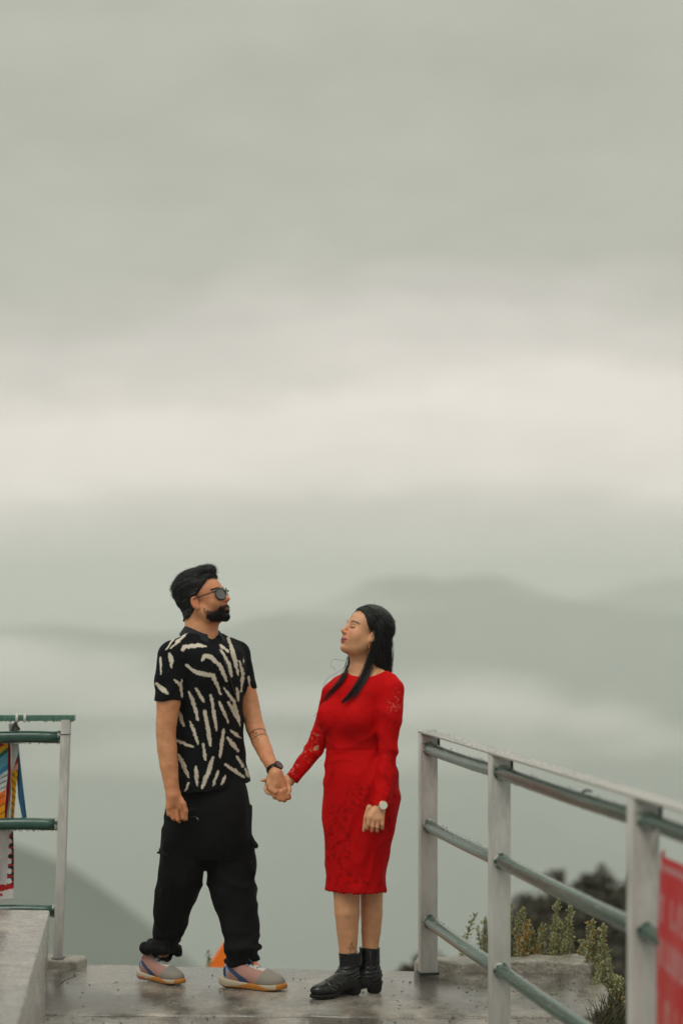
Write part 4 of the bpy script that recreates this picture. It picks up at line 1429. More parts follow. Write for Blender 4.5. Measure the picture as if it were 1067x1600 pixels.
def man():
    base = np.array([mp(325, 1540)[0], MD, 0.0])
    t = thing('person', 'bearded man in black patterned shirt and black cargo trousers holding hands', 'person', tuple(base))
    HR = head_frame(math.radians(68), math.radians(18))
    HT = mp(319, 936.5)
    HS = 0.985
    # ---- body: one continuous skin surface
    S = Solid((-0.86, 9.68, 0.0), (-0.17, 10.36, 1.76), 0.0042, ((HT[0] - 0.12, HT[0] + 0.13, 0.0024), (MD - 0.13, MD + 0.12, 0.0026), (1.50, 1.76, 0.0024)))
    add_head(S, HR, HT, HS, True)
    nb = mp(318, 1003)
    S.op(cone(HT + HR @ np.array([0, -0.022, -0.055]), mp(317, 988, 0.01), 0.056, 0.058), 0.03)
    S.op(cone(mp(317, 988, 0.01), mp(318, 1020), 0.058, 0.072), 0.03)
    S.op(cone(HT + HR @ np.array([0, -0.062, -0.030]), mp(309, 988, 0.02), 0.036, 0.050), 0.03)
    S.op(cone(mp(285, 1030, -0.09), mp(358, 1028, 0.09), 0.055, 0.055), 0.04)
    S.op(ball(mp(323, 1075), (0.105, 0.09, 0.17)), 0.04)
    S.op(ball(mp(328, 1180), (0.10, 0.085, 0.18)), 0.05)
    S.op(ball(mp(328, 1240), (0.10, 0.075, 0.09)), 0.04)
    # near arm, hanging
    arm = [mp(268, 1024, -0.13), mp(264, 1070, -0.148), mp(263.5, 1098, -0.155), mp(260.5, 1128, -0.16), mp(259.5, 1146, -0.162), mp(261, 1168, -0.168), mp(264, 1195, -0.175), mp(268, 1225, -0.18), mp(270.5, 1240, -0.182)]
    S_r = [0.052, 0.049, 0.0485, 0.0435, 0.0415, 0.0405, 0.0375, 0.0305, 0.0290]
    S.op(limb(arm, S_r), 0.012)
    # hand: palm, four curled fingers, thumb
    S.op(cone(mp(271, 1243, -0.183), mp(266, 1260, -0.183), 0.0275, 0.0200), 0.014)
    S.op(cone(mp(272, 1243, -0.185), mp(281, 1261, -0.185), 0.0250, 0.0180), 0.014)
    for (kx, ky, L_) in ((284, 1264, 17), (276.5, 1266.5, 17.5), (269, 1265, 16), (262.5, 1261, 13.5)):
        k0, k1 = mp(kx, ky, -0.188), mp(kx + 2.0, ky + L_ * 0.82, -0.186)
        k2, k3 = mp(kx + 4.0, ky + L_ * 0.95, -0.160), mp(kx + 4.5, ky + L_ * 0.45, -0.148)
        chain(S, [k0, k1, k2, k3], [0.0105, 0.0093, 0.0086, 0.0076], 0.003)
    chain(S, [mp(279, 1246, -0.19), mp(287, 1256, -0.199), mp(290.5, 1267, -0.198), mp(291.5, 1280, -0.19)], [0.0155, 0.0118, 0.0100, 0.0078], 0.005)
    # far arm, reaching for her hand
    arm2 = [mp(373, 1022, 0.13), mp(381, 1060, 0.125), mp(388, 1092, 0.11), mp(394, 1118, 0.09), mp(399, 1137, 0.07), mp(407, 1158, 0.02), mp(417, 1181, -0.05), mp(427, 1201, -0.11), mp(430, 1208, -0.125)]
    S.op(limb(arm2, [0.046, 0.043, 0.0415, 0.0395, 0.0390, 0.0375, 0.0320, 0.0255, 0.0250]), 0.012)
    h = lambda x, y, d: P(x, y, 9.845 + d)
    S.op(cone(h(430, 1209, 0), h(430, 1228, -0.008), 0.0245, 0.0215), 0.014)
    S.op(cone(h(433, 1210, 0), h(443, 1230, -0.004), 0.0235, 0.0200), 0.014)
    for (kx, ky, px_, py_, dd) in ((427, 1233, 429, 1244, 0), (433.5, 1236, 436, 1248, 0), (440, 1237, 443, 1249, 0), (446, 1234, 450, 1245, 0)):
        chain(S, [h(kx, ky, -0.020), h(px_, py_, -0.018), h(px_ + 1.5, py_ + 1, 0.014), h(px_ - 1, py_ - 9, 0.032)], [0.0112, 0.0098, 0.0090, 0.0080], 0.003)
    chain(S, [h(422, 1214, 0.0), h(420, 1224, -0.012), h(423, 1233, -0.02), h(430, 1238, -0.028)], [0.0150, 0.0115, 0.0102, 0.0085], 0.004)
    # legs inside the trousers
    chain(S, [mp(306, 1262, -0.03), mp(283, 1375, 0.02), mp(256, 1475, 0.14), mp(246, 1508, 0.158)], [0.062, 0.052, 0.036, 0.031], 0.02)
    chain(S, [mp(350, 1262, 0.03), mp(362, 1375, 0.03), mp(378, 1480, -0.005), mp(371, 1515, -0.005)], [0.062, 0.052, 0.036, 0.031], 0.02)
    S.cut(lambda X, Y, Z: 0.045 - Z)
    S.ripple(lambda a, b, c: 0.0016 * fbm(a * 22, b * 22, c * 14, 2, 41) * (c < 1.45), 0.02)
    HF = S.F.copy()

    def skin_col(V, N):
        C = np.tile(np.array(SKIN), (len(V), 1))
        C *= (1 + 0.10 * fbm(V[:, 0] * 30, V[:, 1] * 30, V[:, 2] * 30, 3, 2))[:, None]
        C *= 1 - smoothstep(-0.1, 0.7, vnoise(V[:, 0] * 16, V[:, 1] * 16, V[:, 2] * 12, 61))[:, None] * np.array([0.03, 0.16, 0.18])
        q = to_local(V, HR, HT, HS)
        inh = (q[:, 2] > -0.13) & (np.abs(q[:, 0]) < 0.1) & (np.abs(q[:, 1]) < 0.13) & (V[:, 2] > 1.4)
        f = inh[:, None] * 1.0
        # warmer nose, cheeks and ears, lips, brows
        warm = np.exp(-((q[:, 1] - 0.10) ** 2 + (q[:, 2] + 0.032) ** 2 + q[:, 0] ** 2) / 0.0006) + np.exp(-((np.abs(q[:, 0]) - 0.078) ** 2 + (q[:, 2] + 0.01) ** 2) / 0.0005)
        C = C * (1 - 0.25 * f * warm[:, None] * np.array([0.0, 0.7, 0.7]))
        lip = inh & (q[:, 1] > 0.074) & (((q[:, 0] / 0.024) ** 2 + ((q[:, 2] + 0.0695) / 0.0105) ** 2) < 1)
        C[lip] = (0.36, 0.135, 0.105)
        brow = inh & (q[:, 1] > 0.05) & (np.abs(np.abs(q[:, 0]) - 0.033) < 0.021) & (np.abs(q[:, 2] - 0.022 + 6 * (np.abs(q[:, 0]) - 0.033) ** 2) < 0.0048)
        C[brow] = (0.02, 0.015, 0.012)
        # short stubble shadow round the beard
        st = smoothstep(0.03, -0.01, q[:, 2] + 0.066 + 0.25 * (0.05 - q[:, 1]).clip(0)) * smoothstep(-0.118, -0.108, q[:, 2]) * (q[:, 1] > 0.0) * f[:, 0]
        C = C * (1 - 0.66 * (st * smoothstep(-0.002, 0.035, q[:, 1]))[:, None] * np.array([0.9, 1, 1]))
        fade = smoothstep(0.045, 0.010, np.abs(q[:, 2] - 0.016)) * smoothstep(0.035, 0.0, q[:, 1]) * smoothstep(0.05, 0.062, np.abs(q[:, 0])) * smoothstep(0.0745, 0.0715, np.abs(q[:, 0])) * (q[:, 1] > -0.1) * f[:, 0]
        grain = 0.75 + 0.25 * vnoise(V[:, 0] * 400, V[:, 1] * 400, V[:, 2] * 400, 12)
        C = C * (1 - 0.72 * (fade * grain)[:, None])
        # dark inked bands round the far forearm
        a, b = mp(394, 1118, 0.09), mp(417, 1181, -0.05)
        ax = (b - a) / np.linalg.norm(b - a); s_ = (V - a) @ ax
        on = (np.linalg.norm(V - a - s_[:, None] * ax, axis=1) < 0.07) & (V[:, 0] > mp(386, 1100)[0])
        L_ = np.linalg.norm(b - a)
        for c0, w in ((0.42, 0.020), (0.56, 0.014)):
            k = on & (np.abs(s_ / L_ - c0) < w)
            C[k] = C[k] * 0.38
        nz = vnoise(V[:, 0] * 220, V[:, 1] * 220, V[:, 2] * 220, 5)
        k = on & (np.abs(s_ / L_ - 0.49) < 0.05) & (nz > 0.25)
        C[k] = C[k] * 0.42
        k = on & (s_ / L_ > 0.60) & (s_ / L_ < 0.70) & (nz > 0.45)
        C[k] = C[k] * 0.5
        return np.clip(C, 0, 1)
    finish('body', S, M_SKIN_M, t, base, skin_col, 1)

    # ---- beard and hair grown out from the head surface
    hs = S.sl(HT - 0.16, HT + 0.16, 0)
    ax_ = [S.ax[i][hs[i]] for i in range(3)]
    X, Y, Z = ax_[0][:, None, None], ax_[1][None, :, None], ax_[2][None, None, :]
    x, y, z = X - HT[0], Y - HT[1], Z - HT[2]
    q = [(x * HR[0, i] + y * HR[1, i] + z * HR[2, i]) / HS for i in range(3)]

    def sub_solid(F):
        B = Solid.__new__(Solid); B.ax = ax_; B.h = S.h; B.F = F.astype(np.float32); return B
    nz = fbm(q[0] * 150, q[1] * 150, q[2] * 90, 2, 8)
    line = np.interp(q[1], [-0.01, 0.004, 0.026, 0.048, 0.066, 0.078, 0.095], [0.0, -0.020, -0.054, -0.066, -0.064, -0.0515, -0.0525])    # upper edge of the beard
    reg = np.maximum(q[2] - line, 0.020 - q[1] + 0.35 * np.minimum(q[2] + 0.06, 0))
    reg = np.maximum(reg, -0.098 - 0.30 * (q[1] - 0.02) - q[2])
    lips = np.sqrt((q[0] / 0.024) ** 2 + ((q[2] + 0.0700) / 0.0085) ** 2 + ((q[1] - 0.09) / 0.04) ** 2) - 1
    reg = np.maximum(reg, -lips * 0.008)
    jaw = smoothstep(-0.066, -0.084, q[2]) + smoothstep(0.062, 0.074, q[1]) * smoothstep(-0.056, -0.060, q[2])
    thick = -0.0016 + 0.0024 * np.clip(jaw, 0, 1) + 0.0014 * smoothstep(-0.052, -0.095, q[2]) * smoothstep(0.018, 0.05, q[1]) + 0.0007 * nz
    bd = sub_solid(np.maximum(HF[hs] - thick, reg * HS + 0.0035 + 0.002 * nz))
    finish('beard', bd, M_HAIR, t, base, None, 0)
    # short beard hairs on cheek, jaw, chin and lip
    rs = np.random.RandomState(8)
    V, N = FIN['body']; ql = to_local(V, HR, HT, HS)
    lin = np.interp(ql[:, 1], [-0.01, 0.004, 0.026, 0.048, 0.066, 0.078, 0.095], [0.0, -0.020, -0.050, -0.063, -0.062, -0.0505, -0.0515])
    lp = (ql[:, 0] / 0.022) ** 2 + ((ql[:, 2] + 0.070) / 0.0085) ** 2 < 1
    ok = (ql[:, 2] < lin) & (ql[:, 1] > 0.014 - 0.3 * np.minimum(ql[:, 2] + 0.06, 0)) & (ql[:, 2] > -0.102 - 0.30 * (ql[:, 1] - 0.02)) & ~((ql[:, 1] > 0.07) & lp) & (np.abs(ql[:, 0]) < 0.08) & (V[:, 2] > 1.4)
    I = np.nonzero(ok)[0]; I = I[rs.randint(0, len(I), 9000)]
    w = np.clip((lin[I] - ql[I, 2]) / 0.012, 0, 1) * np.clip((ql[I, 1] - 0.012) / 0.02, 0, 1)
    keep = rs.rand(len(I)) < 0.25 + 0.75 * w; I, w = I[keep], w[keep]
    dv = N[I] * 0.55 + np.array([0, 0, -0.75]) + HR[:, 1] * 0.25 + rs.normal(size=(len(I), 3)) * 0.22
    dv /= np.linalg.norm(dv, axis=1, keepdims=True)
    fuzz_object('beard_hairs', V[I] + rs.normal(size=(len(I), 3)) * 0.0008, dv, 0.0028 + 0.0045 * w * rs.rand(len(I)), 0.00042, rs, M_HAIR, t, base)
    # hair: faded sides, combed back volume on top
    top = Solid.__new__(Solid); top.ax = ax_; top.h = S.h; top.F = np.full(HF[hs].shape, 1.0, np.float32)
    edge = np.interp(q[1], [-0.12, -0.07, -0.03, 0.00, 0.012, 0.040, 0.062, 0.08], [-0.062, -0.056, -0.036, 0.012, 0.018, 0.046, 0.074, 0.082])   # lower hair edge along the side
    reg = np.maximum(edge - q[2], -1.0)
    th = 0.0026 + 0.009 * smoothstep(0.015, 0.08, q[2]) + 0.003 * smoothstep(-0.03, -0.09, q[1])
    strand = fbm(q[0] * 190, q[1] * 22, q[2] * 90, 2, 18)
    cap = np.maximum(HF[hs] - th - 0.0022 * strand, reg * HS + 0.0015 * nz)
    ear = np.sqrt(((np.abs(q[0]) - 0.078) / 0.02) ** 2 + ((q[1] + 0.008) / 0.021) ** 2 + ((q[2] + 0.010) / 0.032) ** 2) - 1
    cap = np.maximum(cap, -ear * 0.015)
    top.F = cap.astype(np.float32)
    for (c, r) in (((0, 0.052, 0.108), (0.046, 0.036, 0.020)), ((0, 0.020, 0.116), (0.052, 0.050, 0.020)), ((0, -0.03, 0.110), (0.056, 0.050, 0.026)), ((0, -0.075, 0.078), (0.054, 0.040, 0.040)), ((0, -0.096, 0.036), (0.050, 0.022, 0.044)), ((0, -0.088, 0.012), (0.046, 0.016, 0.036))):
        top.op(local(ball(c, r), HR, HT, HS), 0.018)
    top.ripple(lambda a, b, c: 0.0034 * fbm(((a - HT[0]) * HR[0, 0] + (b - HT[1]) * HR[1, 0] + (c - HT[2]) * HR[2, 0]) * 130,
                                            ((a - HT[0]) * HR[0, 1] + (b - HT[1]) * HR[1, 1] + (c - HT[2]) * HR[2, 1]) * 14,
                                            ((a - HT[0]) * HR[0, 2] + (b - HT[1]) * HR[1, 2] + (c - HT[2]) * HR[2, 2]) * 60, 2, 31))
    finish('hair', top, M_HAIR, t, base, None, 0)
    V, N = FIN['hair']; rs = np.random.RandomState(9)
    ql = to_local(V, HR, HT, HS)
    I = rs.randint(0, len(V), 7000)
    back = np.array([0, -1.0, 0]) + np.array([0, 0, -0.9]) * smoothstep(0.10, 0.03, ql[I, 2])[:, None] + np.array([0, 0, 0.5]) * smoothstep(0.03, 0.06, ql[I, 1])[:, None]
    dv = back @ HR.T + rs.normal(size=(len(I), 3)) * 0.16
    dv -= N[I] * ((dv * N[I]).sum(1) - 0.16 - 0.22 * rs.rand(len(I)))[:, None]; dv /= np.linalg.norm(dv, axis=1, keepdims=True)
    hl_len = 0.004 + 0.018 * smoothstep(0.03, 0.09, ql[I, 2]) * (0.5 + rs.rand(len(I)))
    fuzz_object('hair_strands', V[I] - N[I] * 0.001, dv, hl_len, 0.00055, rs, M_STRAND, t, base)
    # combed strands lying over the top
    rs = np.random.RandomState(3); mb = MB()
    cc, rr_ = np.array([0, -0.022, 0.040]), np.array([0.080, 0.102, 0.092])
    for i in range(260):
        x0 = rs.uniform(-0.9, 0.9); a0, a1 = rs.uniform(0.25, 1.6), 0
        a1 = a0 + rs.uniform(0.5, 1.1)
        aa = np.linspace(a0, min(a1, 2.75), 9)
        k = math.sqrt(max(1 - (x0 * 0.8) ** 2, 0.05))
        pts = np.stack([cc[0] + rr_[0] * x0 * 0.8 + 0.004 * np.sin(aa * 3 + i), cc[1] + rr_[1] * k * np.cos(aa), cc[2] + rr_[2] * k * np.sin(aa)], 1)
        lift = 1.0 + rs.uniform(-0.01, 0.035) + 0.05 * np.exp(-((aa - 1.0) / 0.35) ** 2)
        pts = cc + (pts - cc) * lift[:, None] if np.ndim(lift) else pts
        mb.tube((HT + (pts * HS) @ HR.T) - base, 0.0011 * np.linspace(1, 0.4, 9), 5)
    hs_ = mb.build('hair_strands', M_STRAND, t, True); hs_['kind'] = 'stuff'

    # ---- sunglasses
    M_LENS = mat('dark_lens', (0.09, 0.085, 0.085), 0.06, 0.8, coat=0.6)
    M_FRAME = mat('glasses_frame', (0.012, 0.010, 0.010), 0.2, 0.6)
    hl = lambda p: HT + HR @ (np.asarray(p) * HS) - base

    def outline(sx, r=1.0, n=28):
        o = []
        for k in range(n):
            a = 2 * math.pi * k / n
            cx, sz_ = math.cos(a), math.sin(a)
            w = 0.0275 * r; hgt = (0.0200 if sz_ > 0 else 0.0265) * r
            ex = abs(cx) ** 0.72 * math.copysign(1, cx); ez = abs(sz_) ** 0.80 * math.copysign(1, sz_)
            X_ = sx * 0.0335 + w * ex * (1 - 0.10 * max(0, -sz_)); Z_ = -0.004 + hgt * ez
            o.append((X_, 0.1035 - 3.2 * X_ * X_ * 1.6, Z_))
        return o
    g = None
    mb = MB()
    for sx in (-1, 1):
        o = np.array([hl(p) for p in outline(sx)])
        mb.tube(np.concatenate([o, o[:2]]), 0.0028, 8, False)
    mb.tube([hl((-0.010, 0.106, 0.004)), hl((0, 0.108, 0.006)), hl((0.010, 0.106, 0.004))], 0.0022, 8)
    fr = mb.build('sunglasses', M_FRAME, t, True)
    for sx in (-1, 1):
        o = [hl(p) for p in outline(sx, 0.97)]
        c = np.mean(o, 0)
        n = len(o); off = HR[:, 1] * 0.0012
        V = [c + off] + [p + off for p in o] + [c - off] + [p - off for p in o]
        T = [[0, 1 + k, 1 + (k + 1) % n] for k in range(n)] + [[n + 1, n + 2 + (k + 1) % n, n + 2 + k] for k in range(n)]
        me = mesh_from('lens', V, np.array(T)); link('lens', me, M_LENS, fr)
        MB().tube([hl((sx * 0.060, 0.093, 0.008)), hl((sx * 0.0715, 0.075, 0.007)), hl((sx * 0.0775, 0.03, 0.006)), hl((sx * 0.0800, -0.006, 0.006)), hl((sx * 0.077, -0.028, -0.012))], [0.0034, 0.0030, 0.0022, 0.0020, 0.0018], 8).build('temple_arm', M_FRAME, fr, True)

    # ---- shirt
    yaw = math.radians(45)
    SH = Solid((-0.82, 9.70, 0.75), (-0.33, 10.22, 1.56), 0.0034)
    rows = [(996, 296, 344), (1006, 278, 362), (1016, 268, 374), (1030, 266, 380), (1052, 268, 382), (1085, 272, 380), (1115, 273, 378.5), (1150, 272, 378.5), (1190, 275, 384), (1218, 277, 389), (1240, 278, 392)]
    zk = [mp(0, r[0])[2] for r in rows]
    cx = [mp((r[1] + r[2]) / 2, 0)[0] for r in rows]
    hw = [(r[2] - r[1]) / 2 * MPX for r in rows]
    SH.op(loft(zk, cx, [MD + 0.0] * len(rows), [w * 1.16 for w in hw], [w * 0.81 for w in hw], yaw, 2.2))
    SH.op(cone(mp(318, 1000, 0.0), mp(274, 1022, -0.115), 0.050, 0.056), 0.03)
    SH.op(cone(mp(318, 1000, 0.0), mp(368, 1020, 0.115), 0.050, 0.052), 0.03)
    near = [mp(269, 1026, -0.13), mp(264.5, 1060, -0.148), mp(264, 1097, -0.155)]
    SH.op(clip(limb(near, [0.058, 0.0585, 0.0570]), mp(264, 1093.5, -0.15), (0.03, 0, -1)), 0.022)
    far_ = [mp(372, 1024, 0.13), mp(379, 1056, 0.125), mp(385.5, 1090, 0.115)]
    SH.op(clip(limb(far_, [0.052, 0.050, 0.0470]), mp(386, 1082, 0.117), (0.55, 0, -1)), 0.022)
    # hem
    zh = mp(0, 1234)[2]
    SH.cut(lambda X, Y, Z: (zh + 0.030 * smoothstep(mp(318, 0)[0], mp(392, 0)[0], X)) - Z + 0 * Y)
    # opening for the neck and the unbuttoned V
    nk = mp(317, 988, 0.01)
    SH.op(cone(mp(315, 960, 0.012), mp(319, 1003, -0.005), 0.070, 0.058), 0.006, 'sub')
    fd = np.array([math.sin(yaw), -math.cos(yaw), 0]); sd = np.array([math.cos(yaw), math.sin(yaw), 0])
    vb = mp(345, 1011) ; vb[1] = MD - 0.085
    SH.op(cone(vb, vb + np.array([0, 0, 0.09]) - fd * 0.05, 0.003, 0.040), 0.004, 'sub')

    def folds(a, b, c):
        px = CX + a * FPX / b; py = HY + (CAMH - c) * FPX / b
        w = 0.0022 * np.sin((py - px * 0.8) * 0.16 + 2 * vnoise(px * 0.03, py * 0.03, 0, 3)) * smoothstep(1120, 1200, py) * smoothstep(1238, 1215, py)
        w = w + 0.0030 * np.sin((py * 0.55 + px) * 0.14 + 3 * vnoise(px * 0.02, py * 0.02, 0, 4)) * smoothstep(1040, 1075, py) * smoothstep(1160, 1110, py) * smoothstep(0.0, 0.02, np.abs(px - 325) * 0.001)
        return w + 0.0035 * fbm(a * 9, b * 9, c * 7, 3, 6)
    SH.ripple(folds)
    ST = [([(273.6, 995.6), (259.4, 1015.2)], 1.3), ([(292.3, 988.1), (267.7, 1012.5)], 2.0), ([(285.2, 1015.2), (288.8, 1011), (310, 1008.4), (321.7, 1009.9)], 3.0),
          ([(316.4, 1031.2), (319.9, 1024), (329.7, 1026.8), (344, 1040.1), (354.6, 1064.2)], 3.0), ([(291.4, 1039.2), (306.6, 1050.8), (333.3, 1055.3), (339.5, 1070.4), (345.4, 1085.5)], 3.0),
          ([(265.6, 1021.4), (268.3, 1033), (267.4, 1042.8)], 2.6), ([(251, 1027.7), (251.7, 1053.5)], 1.6), ([(245.1, 1068.6), (262.9, 1084.6)], 3.2),
          ([(273.6, 1062.4), (282.5, 1071), (285.2, 1088.2)], 2.2), ([(284, 1063), (283, 1076)], 1.8), ([(307.5, 1076.6), (319, 1097.1)], 2.6), ([(294.8, 1081.4), (301.2, 1092.7), (309.9, 1125.3)], 2.5),
          ([(329.4, 1085.1), (334, 1110), (338.4, 1141.1)], 2.2), ([(342.8, 1096), (357.4, 1130.2)], 2.2), ([(350.1, 1075.3), (366, 1096), (375.7, 1136.2)], 2.1), ([(357.4, 1097.3), (373.3, 1127.7)], 2.4),
          ([(345.7, 1016.1), (358.2, 1038.3), (361.8, 1056.2)], 2.5), ([(344, 1007.2), (356.4, 1017.9)], 2.0), ([(357.3, 997.4), (360.9, 1008.1), (368.9, 1038.3), (372.5, 1054.4)], 2.9),
          ([(374.2, 1033), (379.6, 1052.6), (376.9, 1079.3)], 2.5), ([(370.7, 1075.7), (372.5, 1095.3)], 2.0), ([(381, 1028), (381, 1037)], 1.1), ([(388.5, 1057), (390.3, 1070.4)], 1.5),
          ([(280.7, 1113.1), (286.8, 1133.8)], 2.6), ([(319.7, 1110.7), (324.5, 1132.6), (328.9, 1164.3)], 3.0), ([(297.7, 1127.7), (309.9, 1161.8)], 2.1), ([(350.1, 1139.9), (344, 1182.5)], 2.3),
          ([(356.2, 1153.3), (372, 1172.8)], 3.2), ([(359.9, 1140.4), (376.9, 1153.3)], 1.7), ([(274.6, 1156.5), (301.4, 1167.2)], 2.3), ([(317.9, 1163), (321.6, 1187.4)], 2.1), ([(279.4, 1180.1), (295.3, 1214.2)], 3.0),
          ([(306.2, 1198.4), (308.2, 1227.1)], 2.6), ([(333, 1183.8), (324.5, 1210.6), (316, 1231.3)], 3.0), ([(341.6, 1204.5), (333, 1227.6)], 2.0), ([(352.5, 1211.8), (346.5, 1225.2)], 2.0),
          ([(352.1, 1194.7), (381.8, 1214.2)], 2.5), ([(370.8, 1182.5), (380.6, 1198.4)], 2.2), ([(294.8, 1224), (289.9, 1234.9)], 1.8), ([(383, 1200.8), (389.1, 1215.4)], 1.6)]
    rnd = random.Random(11)
    BACK = []
    for i in range(46):          # the print goes on round the back
        x0, y0 = rnd.uniform(245, 395), rnd.uniform(1005, 1222); a = rnd.uniform(-0.5, 0.5); L_ = rnd.uniform(16, 34)
        BACK.append(([(x0, y0), (x0 + L_ * math.sin(a), y0 + L_ * math.cos(a))], rnd.uniform(1.6, 3.0)))

    def shirt_col(V, N):
        px = CX + V[:, 0] * FPX / V[:, 1]; py = HY + (CAMH - V[:, 2]) * FPX / V[:, 1]
        view = V - np.array([0, 0, CAMH]); front = (N * view).sum(1) < 0
        jag = 0.9 * vnoise(px * 0.45, py * 0.45, 0, 3) + 0.6 * vnoise(px * 0.16, py * 0.16, 0, 5)
        w = np.zeros(len(V))
        for lst, side in ((ST, front), (BACK, ~front)):
            for pts, hwid in lst:
                pts = np.array(pts)
                tot = np.linalg.norm(np.diff(pts, axis=0), axis=1); cum = np.concatenate([[0], np.cumsum(tot)])
                near_ = side & (px > pts[:, 0].min() - 6) & (px < pts[:, 0].max() + 6) & (py > pts[:, 1].min() - 6) & (py < pts[:, 1].max() + 6)
                if not near_.any(): continue
                pxx, pyy, jj = px[near_], py[near_], jag[near_]
                best = np.full(len(pxx), -9.0)
                for i in range(len(pts) - 1):
                    a, b = pts[i], pts[i + 1]; ab = b - a
                    tt = np.clip(((pxx - a[0]) * ab[0] + (pyy - a[1]) * ab[1]) / (ab @ ab), 0, 1)
                    d = np.hypot(pxx - a[0] - tt * ab[0], pyy - a[1] - tt * ab[1])
                    s_ = (cum[i] + tt * tot[i]) / cum[-1]
                    prof = 0.45 + 0.75 * np.sin(np.pi * np.clip(s_ * 0.86 + 0.10, 0, 1)) ** 0.8
                    best = np.maximum(best, hwid * 0.93 * prof + jj * 1.1 - d)
                w[near_] = np.maximum(w[near_], np.clip(best / 0.6 + 0.5, 0, 1))
        black, cream = np.array((0.0050, 0.0062, 0.0078)), np.array((0.66, 0.61, 0.51))
        speck = (hash3(np.floor(V[:, 0] * 280), np.floor(V[:, 1] * 280), np.floor(V[:, 2] * 280), 3) > 0.985) & (py < 1075)
        C = black * (1 - w[:, None]) + cream * w[:, None]
        C[speck] = C[speck] + 0.05
        return C
    M_SHIRT = mat('printed_knit', (0.01, 0.01, 0.01), 0.8, 0.12, attr='Col', bump=0.0008, bscale=420)
    sh = finish('shirt', SH, M_SHIRT, t, base, shirt_col, 1)
    # collar: a folded band round the neck, open at the throat
    M_COL = mat('black_rib', (0.013, 0.018, 0.022), 0.7, 0.25, bump=0.0008, bscale=400)
    ctr = mp(318.5, 995, 0.008)
    V, Q = [], []
    prof = [(0.058, -0.006), (0.0600, 0.028), (0.0645, 0.034), (0.072, 0.027), (0.094, -0.012), (0.092, -0.016), (0.070, 0.012)]
    n = 56
    for k in range(n):
        a = math.radians(28 + (332 - 28) * k / (n - 1))          # 0 = throat
        dirv = fd * math.cos(a) + sd * math.sin(a)
        tilt = -math.cos(a) * 0.030 + 0.0045                       # lower at the throat, higher at the nape
        tip = smoothstep(0.18, 0.0, min(k, n - 1 - k) / (n - 1))
        for i, (r, z) in enumerate(prof):
            rr = r + (0.016 * tip if i in (4, 5) else 0); zz = z - (0.014 * tip if i in (4, 5) else 0)
            rr *= 1.0 + 0.10 * abs(math.sin(a)) * (1 if i in (4, 5) else 0.3)
            V.append(ctr + dirv * rr + np.array([0, 0, zz + tilt]) - base)
    m_ = len(prof)
    for k in range(n - 1):
        for i in range(m_): Q.append([k * m_ + i, k * m_ + (i + 1) % m_, (k + 1) * m_ + (i + 1) % m_, (k + 1) * m_ + i])
    bm = bmesh.new(); vv = [bm.verts.new(v) for v in V]
    for q_ in Q: bm.faces.new([vv[i] for i in q_])
    bm.faces.new(vv[:m_]); bm.faces.new(vv[-m_:][::-1])
    bmesh.ops.recalc_face_normals(bm, faces=bm.faces[:])
    me = bpy.data.meshes.new('collar'); bm.to_mesh(me); bm.free()
    me.polygons.foreach_set('use_smooth', np.full(len(me.polygons), True)); me.set_sharp_from_angle(angle=math.radians(50))
    link('collar', me, M_COL, sh)
    # zip placket running down from the throat
    zx = [mp(344.5, 1010), mp(352, 1030), mp(359, 1052), mp(366, 1076), mp(371, 1094)]
    VQ = SH.mesh('x')[0]
    pv = []
    for p in zx:
        c = VQ[(np.abs(VQ[:, 0] - p[0]) < 0.004) & (np.abs(VQ[:, 2] - p[2]) < 0.004) & (VQ[:, 1] < MD + 0.05)]
        if len(c): pv.append(np.array([p[0], c[:, 1].min() - 0.0004, p[2]]))
    if len(pv) > 2: MB().tube(np.array(pv) - base, 0.0030, 8).build('zip', mat('zip_dark', (0.012, 0.014, 0.017), 0.35, 0.5), sh, True)

    # ---- trousers
    T = Solid((-0.88, 9.78, 0.05), (-0.30, 10.24, 0.90), 0.0042)
    def leg(rows):
        zk = [mp(0, r[0])[2] for r in rows]; hw_ = [r[2] * MPX for r in rows]
        return loft(zk, [mp(r[1], 0)[0] for r in rows], [MD + r[3] for r in rows], hw_, [w * r[4] for w, r in zip(hw_, rows)], 0, 2.3)
    T.op(leg([(1212, 334, 46, 0.0, 0.78), (1228, 333, 52, 0.0, 0.80), (1250, 330, 59, 0.0, 0.82), (1280, 327, 64, 0.0, 0.78), (1310, 326, 66, 0.0, 0.70), (1340, 325, 60, 0.0, 0.60)]))
    T.op(leg([(1260, 296, 37, -0.035, 1.1), (1300, 291, 37, -0.030, 1.05), (1340, 286, 36, -0.01, 1.0), (1380, 279.5, 36.5, 0.02, 1.0), (1405, 274, 34, 0.05, 1.0), (1430, 267.5, 30.5, 0.08, 1.05), (1465, 260.5, 25, 0.125, 1.1), (1488, 253, 20, 0.15, 1.2), (1501, 247, 15, 0.155, 1.3)]), 0.014)
    T.op(leg([(1260, 357, 36, 0.035, 1.1), (1300, 359, 35, 0.035, 1.05), (1340, 361, 37, 0.03, 1.0), (1380, 362, 37.5, 0.03, 0.95), (1405, 366.5, 36, 0.025, 0.95), (1430, 371.5, 33.5, 0.02, 0.95), (1465, 378, 28, 0.0, 1.05), (1492, 379, 25, -0.01, 1.1), (1513, 371, 16, -0.005, 1.3)]), 0.014)
    T.op(ball(mp(322, 1338, 0.0), (0.05, 0.05, 0.055)), 0.02)
    # cargo pockets and flaps
    for (c, r) in ((mp(395, 1352, 0.0), (0.018, 0.055, 0.060)), (mp(266, 1318, -0.06), (0.030, 0.050, 0.050))): T.op(ball(c, r), 0.012)
